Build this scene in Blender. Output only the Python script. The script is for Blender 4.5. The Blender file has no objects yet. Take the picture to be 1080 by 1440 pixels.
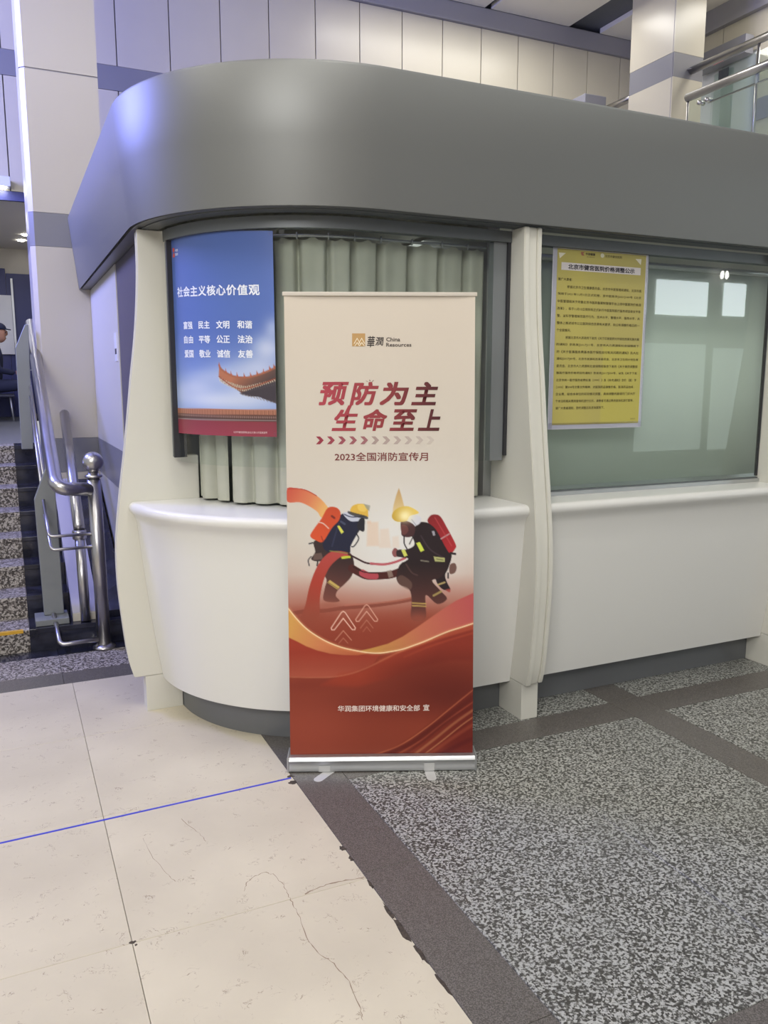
import bpy, bmesh, math, random
import numpy as np
from mathutils import Vector
random.seed(7)
PI = math.pi
S = bpy.context.scene
COL = S.collection

# ------------------------------------------------------------------ camera
cam_d = bpy.data.cameras.new('camera')
cam_d.sensor_fit = 'VERTICAL'; cam_d.sensor_height = 36.0; cam_d.sensor_width = 27.0
cam_d.lens = 1140.0 / 1440.0 * 36.0
cam_d.clip_start = 0.05; cam_d.clip_end = 100
cam = bpy.data.objects.new('camera', cam_d); COL.objects.link(cam)
cam.location = (0, 0, 1.68)
cam.rotation_euler = (math.radians(90 - 9.0217), 0, math.radians(-24.8674))
S.camera = cam

# ------------------------------------------------------------------ world, lights, exposure
S.view_settings.view_transform = 'Standard'; S.view_settings.look = 'None'
S.view_settings.gamma = 1.0; S.view_settings.use_curve_mapping = False
S.view_settings.exposure = -0.13
w = bpy.data.worlds.new('world'); S.world = w; w.use_nodes = True
bg = w.node_tree.nodes['Background']
bg.inputs[0].default_value = (0.95, 0.97, 1.0, 1); bg.inputs[1].default_value = 0.60

def area(name, loc, size, sy, power, color, rot=(0, 0, 0), spread=180):
    l = bpy.data.lights.new(name, 'AREA'); l.shape = 'RECTANGLE'; l.size = size; l.size_y = sy
    l.energy = power; l.color = color; l.spread = math.radians(spread)
    o = bpy.data.objects.new(name, l); COL.objects.link(o); o.location = loc; o.rotation_euler = rot
    return o
area('hall_ceiling_light', (1.0, 0.2, 6.4), 4.0, 3.0, 120, (1.0, 0.98, 0.95))
area('hall_ceiling_light', (-3.5, 3.0, 6.4), 3.0, 3.0, 90, (1.0, 0.98, 0.96))
import mathutils
def aim(o, target): o.rotation_euler = (mathutils.Vector(target) - o.location).to_track_quat('-Z', 'Y').to_euler()
aim(area('hall_fill_light', (-3.2, -3.2, 5.2), 3.5, 2.0, 330, (1.0, 0.985, 0.97)), (1.5, 3.6, 1.2))  # unseen fill lamp added to brighten the upright surfaces; no window stands there
area('hall_ceiling_light', (5.6, 0.5, 6.4), 3.0, 3.0, 60, (0.95, 1.0, 0.95))
# the blue advertising screen that stands out of frame to the left tints everything facing it
area('blue_screen_light', (-2.4, 7.0, 4.6), 1.6, 1.6, 400, (0.26, 0.30, 1.0), (0, math.radians(-90), 0), 170)
# lamps over the gallery
area('gallery_light', (5.6, 8.9, 6.35), 3.0, 0.4, 70, (1.0, 0.97, 0.90))
area('gallery_side_light', (8.45, 7.0, 6.4), 0.5, 1.2, 28, (1.0, 0.97, 0.9))
area('waiting_room_light', (0.0, 11.6, 3.68), 2.6, 1.2, 26, (0.97, 0.96, 1.0))
area('booth_light', (3.2, 4.7, 2.50), 2.4, 0.7, 9, (0.93, 1.0, 0.95))

# ------------------------------------------------------------------ colour + materials
def lin(c):
    c = c / 255.0
    return c / 12.92 if c <= 0.04045 else ((c + 0.055) / 1.055) ** 2.4
def rgb(r, g, b, k=1.0): return (lin(r) * k, lin(g) * k, lin(b) * k, 1.0)

def mat(name, color, rough=0.5, metal=0.0, spec=0.5, coat=0.0, noise=None, bump=None, emit=None, trans=None):
    m = bpy.data.materials.new(name); m.use_nodes = True
    nt = m.node_tree; b = nt.nodes['Principled BSDF']
    b.inputs['Base Color'].default_value = color
    b.inputs['Roughness'].default_value = rough; b.inputs['Metallic'].default_value = metal
    b.inputs['Specular IOR Level'].default_value = spec; b.inputs['Coat Weight'].default_value = coat
    tc = nt.nodes.new('ShaderNodeTexCoord')
    if noise:                                              # (scale, second colour, amount)
        n = nt.nodes.new('ShaderNodeTexNoise'); n.inputs['Scale'].default_value = noise[0]; n.inputs['Detail'].default_value = 5
        nt.links.new(tc.outputs['Object'], n.inputs['Vector'])
        r = nt.nodes.new('ShaderNodeValToRGB'); r.color_ramp.elements[0].position = 0.38; r.color_ramp.elements[1].position = 0.66
        r.color_ramp.elements[0].color = color
        c2 = noise[1]; a = noise[2]
        r.color_ramp.elements[1].color = tuple(color[i] * (1 - a) + c2[i] * a for i in range(3)) + (1,)
        nt.links.new(n.outputs[0], r.inputs[0]); nt.links.new(r.outputs[0], b.inputs['Base Color'])
    if bump:
        n = nt.nodes.new('ShaderNodeTexNoise'); n.inputs['Scale'].default_value = bump[0]; n.inputs['Detail'].default_value = 3
        nt.links.new(tc.outputs['Object'], n.inputs['Vector'])
        bp = nt.nodes.new('ShaderNodeBump'); bp.inputs['Strength'].default_value = bump[1]; bp.inputs['Distance'].default_value = 0.01
        nt.links.new(n.outputs[0], bp.inputs['Height']); nt.links.new(bp.outputs[0], b.inputs['Normal'])
    if emit:
        b.inputs['Emission Color'].default_value = emit[0]; b.inputs['Emission Strength'].default_value = emit[1]
    return m

def glass_mat(name, tint, refl_rough=0.02, ior=1.5):
    m = bpy.data.materials.new(name); m.use_nodes = True; nt = m.node_tree; nt.nodes.clear()
    o = nt.nodes.new('ShaderNodeOutputMaterial'); mx = nt.nodes.new('ShaderNodeMixShader')
    t = nt.nodes.new('ShaderNodeBsdfTransparent'); t.inputs[0].default_value = tint
    g = nt.nodes.new('ShaderNodeBsdfGlossy'); g.inputs['Roughness'].default_value = refl_rough
    f = nt.nodes.new('ShaderNodeFresnel'); f.inputs[0].default_value = ior
    ge = nt.nodes.new('ShaderNodeNewGeometry')            # the inner face of the pane does not reflect a second time
    su = nt.nodes.new('ShaderNodeMath'); su.operation = 'SUBTRACT'; su.inputs[0].default_value = 1.0; nt.links.new(ge.outputs['Backfacing'], su.inputs[1])
    mu = nt.nodes.new('ShaderNodeMath'); mu.operation = 'MULTIPLY'; nt.links.new(f.outputs[0], mu.inputs[0]); nt.links.new(su.outputs[0], mu.inputs[1])
    nt.links.new(mu.outputs[0], mx.inputs[0]); nt.links.new(t.outputs[0], mx.inputs[1]); nt.links.new(g.outputs[0], mx.inputs[2])
    nt.links.new(mx.outputs[0], o.inputs[0]); return m

def granite_mat(name, dark, mid, light, scale, rough, p=(0.40, 0.5, 0.58)):
    m = bpy.data.materials.new(name); m.use_nodes = True; nt = m.node_tree; b = nt.nodes['Principled BSDF']
    b.inputs['Roughness'].default_value = rough
    tc = nt.nodes.new('ShaderNodeTexCoord')
    n = nt.nodes.new('ShaderNodeTexNoise'); n.inputs['Scale'].default_value = scale; n.inputs['Detail'].default_value = 4
    n.inputs['Roughness'].default_value = 0.68
    v = nt.nodes.new('ShaderNodeTexVoronoi'); v.inputs['Scale'].default_value = scale * 1.7
    nt.links.new(tc.outputs['Object'], n.inputs['Vector']); nt.links.new(tc.outputs['Object'], v.inputs['Vector'])
    sep = nt.nodes.new('ShaderNodeSeparateColor'); nt.links.new(v.outputs['Color'], sep.inputs[0])
    mth = nt.nodes.new('ShaderNodeMath'); mth.operation = 'MULTIPLY_ADD'
    mth.inputs[1].default_value = 0.34; nt.links.new(sep.outputs[0], mth.inputs[0])
    sub = nt.nodes.new('ShaderNodeMath'); sub.operation = 'SUBTRACT'; sub.inputs[1].default_value = 0.17
    nt.links.new(n.outputs[0], sub.inputs[0]); nt.links.new(sub.outputs[0], mth.inputs[2])
    r = nt.nodes.new('ShaderNodeValToRGB'); e = r.color_ramp.elements
    e[0].position = p[0]; e[0].color = dark; e[1].position = p[2]; e[1].color = light
    k = e.new(p[1]); k.color = mid
    nt.links.new(mth.outputs[0], r.inputs[0]); nt.links.new(r.outputs[0], b.inputs['Base Color'])
    return m

def beige_mat():
    m = bpy.data.materials.new('beige_limestone'); m.use_nodes = True; nt = m.node_tree; b = nt.nodes['Principled BSDF']
    b.inputs['Roughness'].default_value = 0.42; b.inputs['Specular IOR Level'].default_value = 0.35
    tc = nt.nodes.new('ShaderNodeTexCoord')
    def ramp(src, p0, c0, p1, c1):
        r = nt.nodes.new('ShaderNodeValToRGB'); e = r.color_ramp.elements
        e[0].position = p0; e[0].color = c0; e[1].position = p1; e[1].color = c1
        nt.links.new(src, r.inputs[0]); return r
    n1 = nt.nodes.new('ShaderNodeTexNoise'); n1.inputs['Scale'].default_value = 2.2; n1.inputs['Detail'].default_value = 6
    nt.links.new(tc.outputs['Object'], n1.inputs['Vector'])
    base = ramp(n1.outputs[0], 0.3, rgb(190, 181, 161), 0.7, rgb(206, 197, 175))
    # short hair-like veins: thin bands of a distorted noise, broken up by a second noise
    n2 = nt.nodes.new('ShaderNodeTexNoise'); n2.inputs['Scale'].default_value = 26; n2.inputs['Detail'].default_value = 3; n2.inputs['Distortion'].default_value = 1.5
    nt.links.new(tc.outputs['Object'], n2.inputs['Vector'])
    v = nt.nodes.new('ShaderNodeMath'); v.operation = 'SUBTRACT'; v.inputs[1].default_value = 0.5; nt.links.new(n2.outputs[0], v.inputs[0])
    a = nt.nodes.new('ShaderNodeMath'); a.operation = 'ABSOLUTE'; nt.links.new(v.outputs[0], a.inputs[0])
    r2 = ramp(a.outputs[0], 0.004, (1, 1, 1, 1), 0.016, (0, 0, 0, 1))
    n3 = nt.nodes.new('ShaderNodeTexNoise'); n3.inputs['Scale'].default_value = 17; n3.inputs['Detail'].default_value = 2
    nt.links.new(tc.outputs['Object'], n3.inputs['Vector'])
    r3 = ramp(n3.outputs[0], 0.56, (0, 0, 0, 1), 0.66, (1, 1, 1, 1))
    mu = nt.nodes.new('ShaderNodeMath'); mu.operation = 'MULTIPLY'; nt.links.new(r2.outputs[0], mu.inputs[0]); nt.links.new(r3.outputs[0], mu.inputs[1])
    m8 = nt.nodes.new('ShaderNodeMath'); m8.operation = 'MULTIPLY'; m8.inputs[1].default_value = 0.75; nt.links.new(mu.outputs[0], m8.inputs[0])
    mix = nt.nodes.new('ShaderNodeMix'); mix.data_type = 'RGBA'
    nt.links.new(m8.outputs[0], mix.inputs[0]); nt.links.new(base.outputs[0], mix.inputs[6]); mix.inputs[7].default_value = rgb(120, 98, 78)
    nt.links.new(mix.outputs[2], b.inputs['Base Color'])
    return m

def print_mat(name, rough, spec=0.5):
    m = bpy.data.materials.new(name); m.use_nodes = True; nt = m.node_tree; b = nt.nodes['Principled BSDF']
    a = nt.nodes.new('ShaderNodeAttribute'); a.attribute_name = 'Col'
    nt.links.new(a.outputs['Color'], b.inputs['Base Color']); b.inputs['Roughness'].default_value = rough
    b.inputs['Specular IOR Level'].default_value = spec
    return m

M = {}
M['beige'] = beige_mat()
M['granite'] = granite_mat('speckled_granite', rgb(62, 61, 57), rgb(104, 104, 98), rgb(166, 167, 161), 84, 0.38)
M['granite_step'] = granite_mat('step_granite', rgb(60, 55, 52), rgb(115, 108, 102), rgb(178, 172, 166), 60, 0.45)
M['band'] = granite_mat('dark_granite', rgb(74, 70, 66), rgb(90, 86, 81), rgb(112, 107, 102), 210, 0.34)
M['black'] = mat('black_marble', rgb(26, 27, 38), 0.12, noise=(7, rgb(60, 62, 78), 0.6))
M['grout'] = mat('dark_grout', rgb(84, 74, 62), 0.9)
M['chip'] = mat('chipped_mortar', rgb(78, 68, 58), 0.95, noise=(60, rgb(40, 36, 32), 0.8))
M['crack'] = mat('crack_dirt', rgb(138, 118, 98), 0.9)
M['white'] = mat('white_solid_surface', rgb(222, 221, 216), 0.28, spec=0.45, coat=0.15)
M['fin'] = mat('ivory_lacquer', rgb(212, 210, 199), 0.38)
M['fascia'] = mat('satin_grey_metal', rgb(119, 120, 118), 0.45, metal=0.45, spec=0.5)
M['plinth'] = mat('grey_plinth', rgb(112, 114, 116), 0.42, metal=0.2)
M['frame'] = mat('dark_grey_frame', rgb(104, 108, 110), 0.4, metal=0.3)
M['post'] = mat('grey_window_post', rgb(124, 128, 130), 0.4, metal=0.1)
M['frame_dark'] = mat('rubber_seal', rgb(48, 48, 52), 0.6)
M['alu'] = mat('aluminium', rgb(190, 192, 193), 0.42, metal=0.9)
M['steel'] = mat('stainless_steel', rgb(186, 184, 184), 0.30, metal=1.0)
M['plate'] = mat('grey_painted_steel', rgb(132, 136, 138), 0.4, metal=0.25)
M['curtain'] = mat('sage_curtain', rgb(186, 186, 172), 0.85, spec=0.2, noise=(5, rgb(170, 172, 158), 0.6))
M['panel'] = mat('cream_panel', rgb(196, 190, 173), 0.30, spec=0.35, noise=(0.8, rgb(186, 180, 163), 0.5))
M['column'] = mat('cream_cladding', rgb(192, 186, 175), 0.3)
M['greyband'] = mat('grey_band', rgb(126, 126, 132), 0.3)
M['beam'] = mat('grey_beam', rgb(146, 145, 152), 0.5)
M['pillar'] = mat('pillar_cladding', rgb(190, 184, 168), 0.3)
M['slot'] = mat('slot_dark', rgb(92, 96, 106), 0.6)
M['ceil'] = mat('ceiling_panel', rgb(228, 224, 214), 0.6)
M['navy'] = mat('navy_wall', rgb(44, 50, 104), 0.4)
M['sidewall'] = mat('booth_side_panel', rgb(196, 194, 190), 0.35)
M['sidedark'] = mat('booth_door_panel', rgb(84, 80, 96), 0.4)
M['blind'] = mat('pale_blind', rgb(206, 212, 204), 0.7)
M['slab'] = mat('pale_polished_slab', rgb(176, 174, 186), 0.18)
M['tape'] = mat('blue_tape', rgb(44, 54, 190), 0.4)
M['glass'] = glass_mat('booth_glass', (0.92, 0.955, 0.935, 1), 0.015, 1.55)
M['cglass'] = glass_mat('curved_glass', (0.95, 0.97, 0.96, 1), 0.02, 1.42)
M['bglass'] = glass_mat('rail_glass', (0.93, 0.97, 0.95, 1), 0.03)
M['clearfilm'] = glass_mat('clear_sleeve', (0.90, 0.90, 0.93, 1), 0.12, 1.6)
M['print'] = print_mat('printed_ink', 0.5, 0.3)
M['print_gloss'] = print_mat('printed_gloss', 0.38, 0.4)
M['cloth'] = mat('dark_clothes', rgb(38, 42, 66), 0.9)
M['skin'] = mat('skin', rgb(178, 132, 108), 0.6)
M['paper'] = mat('white_paper', rgb(225, 226, 230), 0.7)
M['seat'] = mat('dark_plastic', rgb(40, 42, 58), 0.45)
M['lamp'] = mat('lamp_glow', rgb(240, 240, 235), 0.5, emit=((1, 0.97, 0.9, 1), 30))
M['winglow'] = mat('window_daylight', rgb(230, 235, 235), 0.5, emit=((0.86, 0.97, 1.0, 1), 12.0))
M['doorglow'] = mat('frosted_door_glow', rgb(215, 225, 218), 0.5, emit=((0.82, 0.95, 0.92, 1), 1.9))
M['led'] = mat('red_led', rgb(220, 90, 90), 0.5, emit=((1, 0.15, 0.15, 1), 1.5))
M['yellowtape'] = mat('yellow_tape', rgb(206, 160, 50), 0.5)
M['sticker'] = mat('white_sticker', rgb(214, 214, 216), 0.5)
M['ink'] = mat('black_ink', rgb(50, 48, 52), 0.6)
M['signgrey'] = mat('grey_sign', rgb(138, 138, 146), 0.35)
M['whitewall'] = mat('white_wall', rgb(214, 218, 224), 0.4)

# ------------------------------------------------------------------ object helpers
def new_obj(name, me, parent=None):
    o = bpy.data.objects.new(name, me); COL.objects.link(o)
    if parent is not None: o.parent = parent
    return o
def mesh(name, verts, faces, m, parent=None, smooth=False, loc=None):
    me = bpy.data.meshes.new(name); me.from_pydata([tuple(v) for v in verts], [], faces); me.update()
    if m is not None: me.materials.append(m)
    if smooth: me.polygons.foreach_set('use_smooth', [True] * len(me.polygons))
    return new_obj(name, me, parent)
def from_bm(name, bm, m, parent=None, smooth=False):
    bmesh.ops.recalc_face_normals(bm, faces=bm.faces[:])
    me = bpy.data.meshes.new(name); bm.to_mesh(me); bm.free(); me.materials.append(m)
    if smooth: me.polygons.foreach_set('use_smooth', [True] * len(me.polygons))
    return new_obj(name, me, parent)
def add_box(bm, a, b, bev=0.0):
    r = bmesh.ops.create_cube(bm, size=1.0)
    for v in r['verts']:
        v.co = Vector([(a[i] + b[i]) / 2 + v.co[i] * (b[i] - a[i]) for i in range(3)])
    if bev > 0:
        es = list({e for v in r['verts'] for e in v.link_edges})
        bmesh.ops.bevel(bm, geom=es, offset=bev, segments=2, affect='EDGES', profile=0.7)
def box(name, a, b, m, parent=None, bev=0.0):
    bm = bmesh.new(); add_box(bm, a, b, bev); return from_bm(name, bm, m, parent)
def empty(name, loc, label=None, cat=None, group=None, kind=None):
    o = bpy.data.objects.new(name, None); COL.objects.link(o); o.location = loc
    o.empty_display_size = 0.1
    tag(o, label, cat, group, kind); return o
def tag(o, label=None, cat=None, group=None, kind=None):
    if label: o['label'] = label
    if cat: o['category'] = cat
    if group: o['group'] = group
    if kind: o['kind'] = kind
    return o
def settle(root):
    """children were built in world coordinates: make them local to the root."""
    bpy.context.view_layer.update()
    for c in root.children:
        c.matrix_parent_inverse = root.matrix_world.inverted()
def tube(name, pts, r, m, parent=None, seg=14, caps=True, bevel_corner=None):
    pts = [Vector(p) for p in pts]
    if bevel_corner:
        q = [pts[0]]
        for i in range(1, len(pts) - 1):
            a, b, c = pts[i - 1], pts[i], pts[i + 1]
            d = min(bevel_corner, (a - b).length * .45, (c - b).length * .45)
            s, e = b + (a - b).normalized() * d, b + (c - b).normalized() * d
            for k in range(7):
                t = k / 6; q.append(s * (1 - t) ** 2 + b * 2 * t * (1 - t) + e * t * t)
        q.append(pts[-1]); pts = q
    V = []; F = []
    T0 = (pts[1] - pts[0]).normalized(); up = Vector((0, 0, 1)) if abs(T0.z) < .9 else Vector((1, 0, 0))
    nrm = T0.cross(up).normalized()
    for i, p in enumerate(pts):
        T = (pts[min(i + 1, len(pts) - 1)] - pts[max(i - 1, 0)]).normalized()
        nrm = (nrm - T * nrm.dot(T)).normalized(); bn = T.cross(nrm)
        for k in range(seg):
            a = 2 * PI * k / seg; V.append(p + (nrm * math.cos(a) + bn * math.sin(a)) * r)
    for i in range(len(pts) - 1):
        for k in range(seg):
            F.append((i * seg + k, i * seg + (k + 1) % seg, (i + 1) * seg + (k + 1) % seg, (i + 1) * seg + k))
    if caps:
        F.append(tuple(range(seg - 1, -1, -1))); F.append(tuple(range((len(pts) - 1) * seg, len(pts) * seg)))
    return mesh(name, V, F, m, parent, True)
def lathe(name, prof, center, m, parent=None, seg=24):
    V = []; F = []
    for (r, z) in prof:
        for k in range(seg):
            a = 2 * PI * k / seg; V.append((center[0] + r * math.cos(a), center[1] + r * math.sin(a), center[2] + z))
    for i in range(len(prof) - 1):
        for k in range(seg): F.append((i * seg + k, i * seg + (k + 1) % seg, (i + 1) * seg + (k + 1) % seg, (i + 1) * seg + k))
    F.append(tuple(range(seg - 1, -1, -1))); F.append(tuple(range((len(prof) - 1) * seg, len(prof) * seg)))
    return mesh(name, V, F, m, parent, True)
def shade_auto(o, deg=35):
    me = o.data
    me.polygons.foreach_set('use_smooth', [True] * len(me.polygons))
    me.set_sharp_from_angle(angle=math.radians(deg))

# ------------------------------------------------------------------ FLOOR
floor = box('floor', (-9, -7, -0.12), (12, 14.5, -0.021), M['grout']); tag(floor, kind='structure')
g = 0.0008
tile_cache = {}
def tile(x0, x1, y0, y1, m, name='tile', z=0.0, gap=g):
    key = (round(x1 - x0, 3), round(y1 - y0, 3), m.name, gap)
    if key not in tile_cache:
        bm = bmesh.new(); hx, hy = (x1 - x0) / 2 - gap, (y1 - y0) / 2 - gap
        b = 0.0012
        vs = [bm.verts.new(p) for p in [(-hx, -hy, -.02), (hx, -hy, -.02), (hx, hy, -.02), (-hx, hy, -.02), (-hx, -hy, -b), (hx, -hy, -b), (hx, hy, -b), (-hx, hy, -b),
                                        (-hx + b, -hy + b, 0), (hx - b, -hy + b, 0), (hx - b, hy - b, 0), (-hx + b, hy - b, 0)]]
        for r in ((0, 4),(4, 8)):
            for k in range(4): bm.faces.new((vs[r[0] + k], vs[r[0] + (k + 1) % 4], vs[r[1] + (k + 1) % 4], vs[r[1] + k]))
        bm.faces.new(vs[8:12])
        bmesh.ops.recalc_face_normals(bm, faces=bm.faces[:])
        me = bpy.data.meshes.new(name); bm.to_mesh(me); bm.free(); me.materials.append(m); tile_cache[key] = me
    o = new_obj(name, tile_cache[key], floor); o.location = ((x0 + x1) / 2, (y0 + y1) / 2, z); return o
# beige field
YJ = [-0.856, -0.057, 0.742, 1.542, 2.343, 3.147, 3.947, 4.73]
XJ = [-2.957, -2.157, -1.357, -0.557, 0.243, 1.02]
for j in range(len(YJ) - 1):
    for i in range(len(XJ) - 1):
        tile(XJ[i], XJ[i + 1], YJ[j], YJ[j + 1], M['beige'])
# far-left field and far behind the camera: larger pieces out of sight
tile(-9, -2.957, -7, 4.73, M['beige']); tile(-2.957, 1.02, -7, -0.856, M['beige'])
# dark granite borders, speckled granite fields
for j in range(len(YJ) - 2):
    tile(1.02, 1.232, YJ[j] + 0.034, YJ[j + 1] + 0.034, M['band'])
tile(1.02, 1.232, 3.981, 4.73, M['band']); tile(1.02, 1.232, -7, -0.822, M['band'])
def field(x0, x1, y0, y1):
    xm, ym = (x0 + x1) / 2, (y0 + y1) / 2
    for a, b in ((x0, xm), (xm, x1)):
        for c, d in ((y0, ym), (ym, y1)): tile(a, b, c, d, M['granite'], gap=0.0005)
ys = [(1.372, 3.02), (-0.476, 1.172), (-2.324, -0.676)]
xs = [(1.232, 2.812), (3.012, 4.592), (4.792, 6.372)]
for (x0, x1) in xs:
    for (y0, y1) in ys: field(x0, x1, y0, y1)
    for yb in (3.02, 1.172, -0.676):
        tile(x0, x1, yb, yb + 0.2, M['band'])
    tile(x0, x1, 3.22, 4.73, M['granite'])
for xb in (2.812, 4.592):
    for (y0, y1) in ((-2.324, -0.476), (-0.476, 1.372), (1.372, 3.22), (3.22, 4.73)): tile(xb, xb + 0.2, y0, y1, M['band'])
tile(1.232, 6.372, -7, -2.324, M['granite']); tile(6.372, 12, -7, 4.73, M['granite'])
# strips in front of the stairs
for a, b in ((-9, -3), (-3, -1.4), (-1.4, -0.6), (-0.6, 0.2), (0.2, 1.0), (1.0, 6.4), (6.4, 12)):
    tile(a, b, 4.73, 4.93, M['band']); tile(a, b, 4.93, 5.27, M['granite_step']); tile(a, b, 5.27, 5.45, M['black'])
# mortar chips and cracks
def flat_poly(name, pts, z, m, th=0.0006):
    n = len(pts); V = [(x, y, z) for x, y in pts] + [(x, y, z + th) for x, y in pts]
    F = [tuple(range(n - 1, -1, -1)), tuple(range(n, 2 * n))] + [(i, (i + 1) % n, n + (i + 1) % n, n + i) for i in range(n)]
    return mesh(name, V, F, m, floor)
def chip(cx_, cy_, rx, ry):
    pts = []
    for k in range(14):
        a = 2 * PI * k / 14; q = random.uniform(.55, 1.15); pts.append((cx_ + rx * q * math.cos(a), cy_ + ry * q * math.sin(a)))
    flat_poly('mortar_chip', pts, 0.0, M['chip'])
for c in ((1.012, 2.545, .014, .022), (1.016, 2.47, .008, .02), (1.012, 2.05, .014, .07), (1.016, 1.93, .008, .05), (1.006, 3.095, .022, .016),
          (1.018, 2.30, .007, .03), (1.014, 2.15, .008, .05), (1.016, 1.80, .007, .06), (0.245, 2.345, .012, .008), (0.252, 2.33, .006, .006), (1.012, 3.15, .02, .012)):
    chip(*c)
def crack(pts, wd):
    P = []
    for i in range(len(pts) - 1):
        for k in range(5):
            t = k / 5; P.append((pts[i][0] * (1 - t) + pts[i + 1][0] * t + random.uniform(-.003, .003), pts[i][1] * (1 - t) + pts[i + 1][1] * t + random.uniform(-.003, .003)))
    P.append(pts[-1]); L = []; R = []
    for i, p in enumerate(P):
        q = P[min(i + 1, len(P) - 1)]; o = P[max(i - 1, 0)]; dx, dy = q[0] - o[0], q[1] - o[1]; l = math.hypot(dx, dy) or 1
        h = wd * random.uniform(.25, 1.0); L.append((p[0] - dy / l * h, p[1] + dx / l * h)); R.append((p[0] + dy / l * h, p[1] - dx / l * h))
    V = [(x, y, 0.0005) for x, y in L + R]; n = len(P)
    mesh('crack', V, [(n + i, n + i + 1, i + 1, i) for i in range(n - 1)], M['crack'], floor)
crack([(0.618, 2.45), (0.640, 2.49), (0.672, 2.515), (0.709, 2.523), (0.735, 2.50), (0.749, 2.424), (0.746, 2.37), (0.745, 2.313), (0.743, 2.243), (0.732, 2.12), (0.741, 2.064), (0.767, 2.002), (0.778, 1.919), (0.769, 1.82), (0.758, 1.77)], .0016)
crack([(0.80, 2.35), (0.85, 2.362), (0.90, 2.366), (0.96, 2.360), (1.015, 2.352)], .003)
crack([(0.52, 3.0), (0.54, 2.92), (0.56, 2.86), (0.57, 2.80)], .0012)
crack([(0.36, 2.92), (0.37, 2.80), (0.40, 2.66), (0.42, 2.60)], .0010)
# blue tape line
L = [(-1.6, 3.068), (-0.124, 3.109), (1.012, 3.136)]
V = []; F = []
for (x, y) in L: V += [(x, y - .0055, 0.0002), (x, y + .0055, 0.0002), (x, y - .0055, .0007), (x, y + .0055, .0007)]
for i in range(2):
    a = i * 4; F += [(a + 2, a + 6, a + 7, a + 3), (a, a + 2, a + 3, a + 1) if i == 0 else (a + 1, a, a + 4, a + 5), (a, a + 4, a + 6, a + 2), (a + 1, a + 3, a + 7, a + 5)]
tag(mesh('floor_tape', V, F, M['tape']), 'thin blue marking tape stuck along a joint of the beige floor', 'tape')

# ------------------------------------------------------------------ BOOTH sweep geometry
CX, CY = 1.52, 4.20
def plan(R, yend=5.4, xr=6.6, nseg=40, xs_=(2.2, 4.0)):
    P = []
    if yend is not None: P.append((CX - R, yend))
    for k in range(nseg + 1):
        a = PI / 2 * (1 - k / nseg); P.append((CX - R * math.sin(a), CY - R * math.cos(a)))
    if xr is not None: P.append((xr, CY - R))
    return P
def sweep(name, prof, m, parent=None, yend=5.4, xr=6.6, closed=True, nseg=40, ang=35):
    V = []; F = []; n = len(prof); cols = None
    for (R, z) in prof:
        pl = plan(R, yend, xr, nseg); cols = len(pl); V += [(x, y, z) for x, y in pl]
    for i in range(n if closed else n - 1):
        j = (i + 1) % n
        for k in range(cols - 1): F.append((i * cols + k, i * cols + k + 1, j * cols + k + 1, j * cols + k))
    if closed:
        F.append(tuple(i * cols for i in range(n))); F.append(tuple(i * cols + cols - 1 for i in range(n - 1, -1, -1)))
    o = mesh(name, V, F, m, parent)
    bm = bmesh.new(); bm.from_mesh(o.data); bmesh.ops.recalc_face_normals(bm, faces=bm.faces[:]); bm.to_mesh(o.data); bm.free()
    shade_auto(o, ang); return o

canopy = empty('canopy_fascia', (CX, CY, 2.41), 'deep grey metal fascia curving round the top of the service booth', 'fascia')
sweep('fascia_panel', [(.930, 2.41), (.958, 2.68), (.985, 2.945), (.980, 2.957), (.94, 2.957), (.90, 2.70), (.915, 2.425)], M['fascia'], canopy, yend=7.0, nseg=56)
sweep('soffit', [(.912, 2.412), (.912, 2.432), (.79, 2.432), (.79, 2.412)], M['plinth'], canopy, yend=7.0)
sweep('recessed_rail', [(.875, 2.406), (.875, 2.4115), (.80, 2.4115), (.80, 2.406)], M['frame'], canopy, yend=4.2)
# booth ceiling
rf = box('ceiling_deck', (1.30, 3.45, 2.52), (6.6, 6.9, 2.60), M['ceil'], canopy)
box('ceiling_deck', (0.66, 4.22, 2.5201), (1.2995, 6.9, 2.5999), M['ceil'], canopy)
box('ceiling_deck', (0.90, 3.70, 2.5201), (1.2995, 4.2195, 2.5999), M['ceil'], canopy)
settle(canopy)

counter = empty('service_counter', (CX, CY, 0), 'white counter with rounded front wrapping the curved service booth', 'counter')
prof = [(.60, .172), (.868, .172), (.880, .25), (.905, .42), (.932, .66), (.952, .86), (.965, 1.00), (.978, 1.035), (.994, 1.052), (1.000, 1.070), (.997, 1.086), (.985, 1.097), (.970, 1.100), (.60, 1.100)]
def body_part(name, yend, a0, a1, x0, x1, prof, m, parent, n=36, cut=False):
    """stretch of the sweep between two stations"""
    V = []; F = []; cols = None
    for (R, z) in prof:
        pl = []
        if yend is not None: pl.append((CX - R, yend))
        if a0 is not None:
            a0r = min(a0, math.degrees(math.acos(.0655 / R))) if cut else a0
            for k in range(n + 1):
                a = math.radians(a0r + (a1 - a0r) * k / n); pl.append((CX - R * math.sin(a), CY - R * math.cos(a)))
        if x0 is not None: pl.append((x0, CY - R))
        if x1 is not None: pl.append((x1, CY - R))
        cols = len(pl); V += [(x, y, z) for x, y in pl]
    nn = len(prof)
    for i in range(nn):
        j = (i + 1) % nn
        for k in range(cols - 1): F.append((i * cols + k, i * cols + k + 1, j * cols + k + 1, j * cols + k))
    F.append(tuple(i * cols for i in range(nn))); F.append(tuple(i * cols + cols - 1 for i in range(nn - 1, -1, -1)))
    o = mesh(name, V, F, m, parent)
    bm = bmesh.new(); bm.from_mesh(o.data); bmesh.ops.recalc_face_normals(bm, faces=bm.faces[:]); bm.to_mesh(o.data); bm.free()
    shade_auto(o, 40); return o
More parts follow.
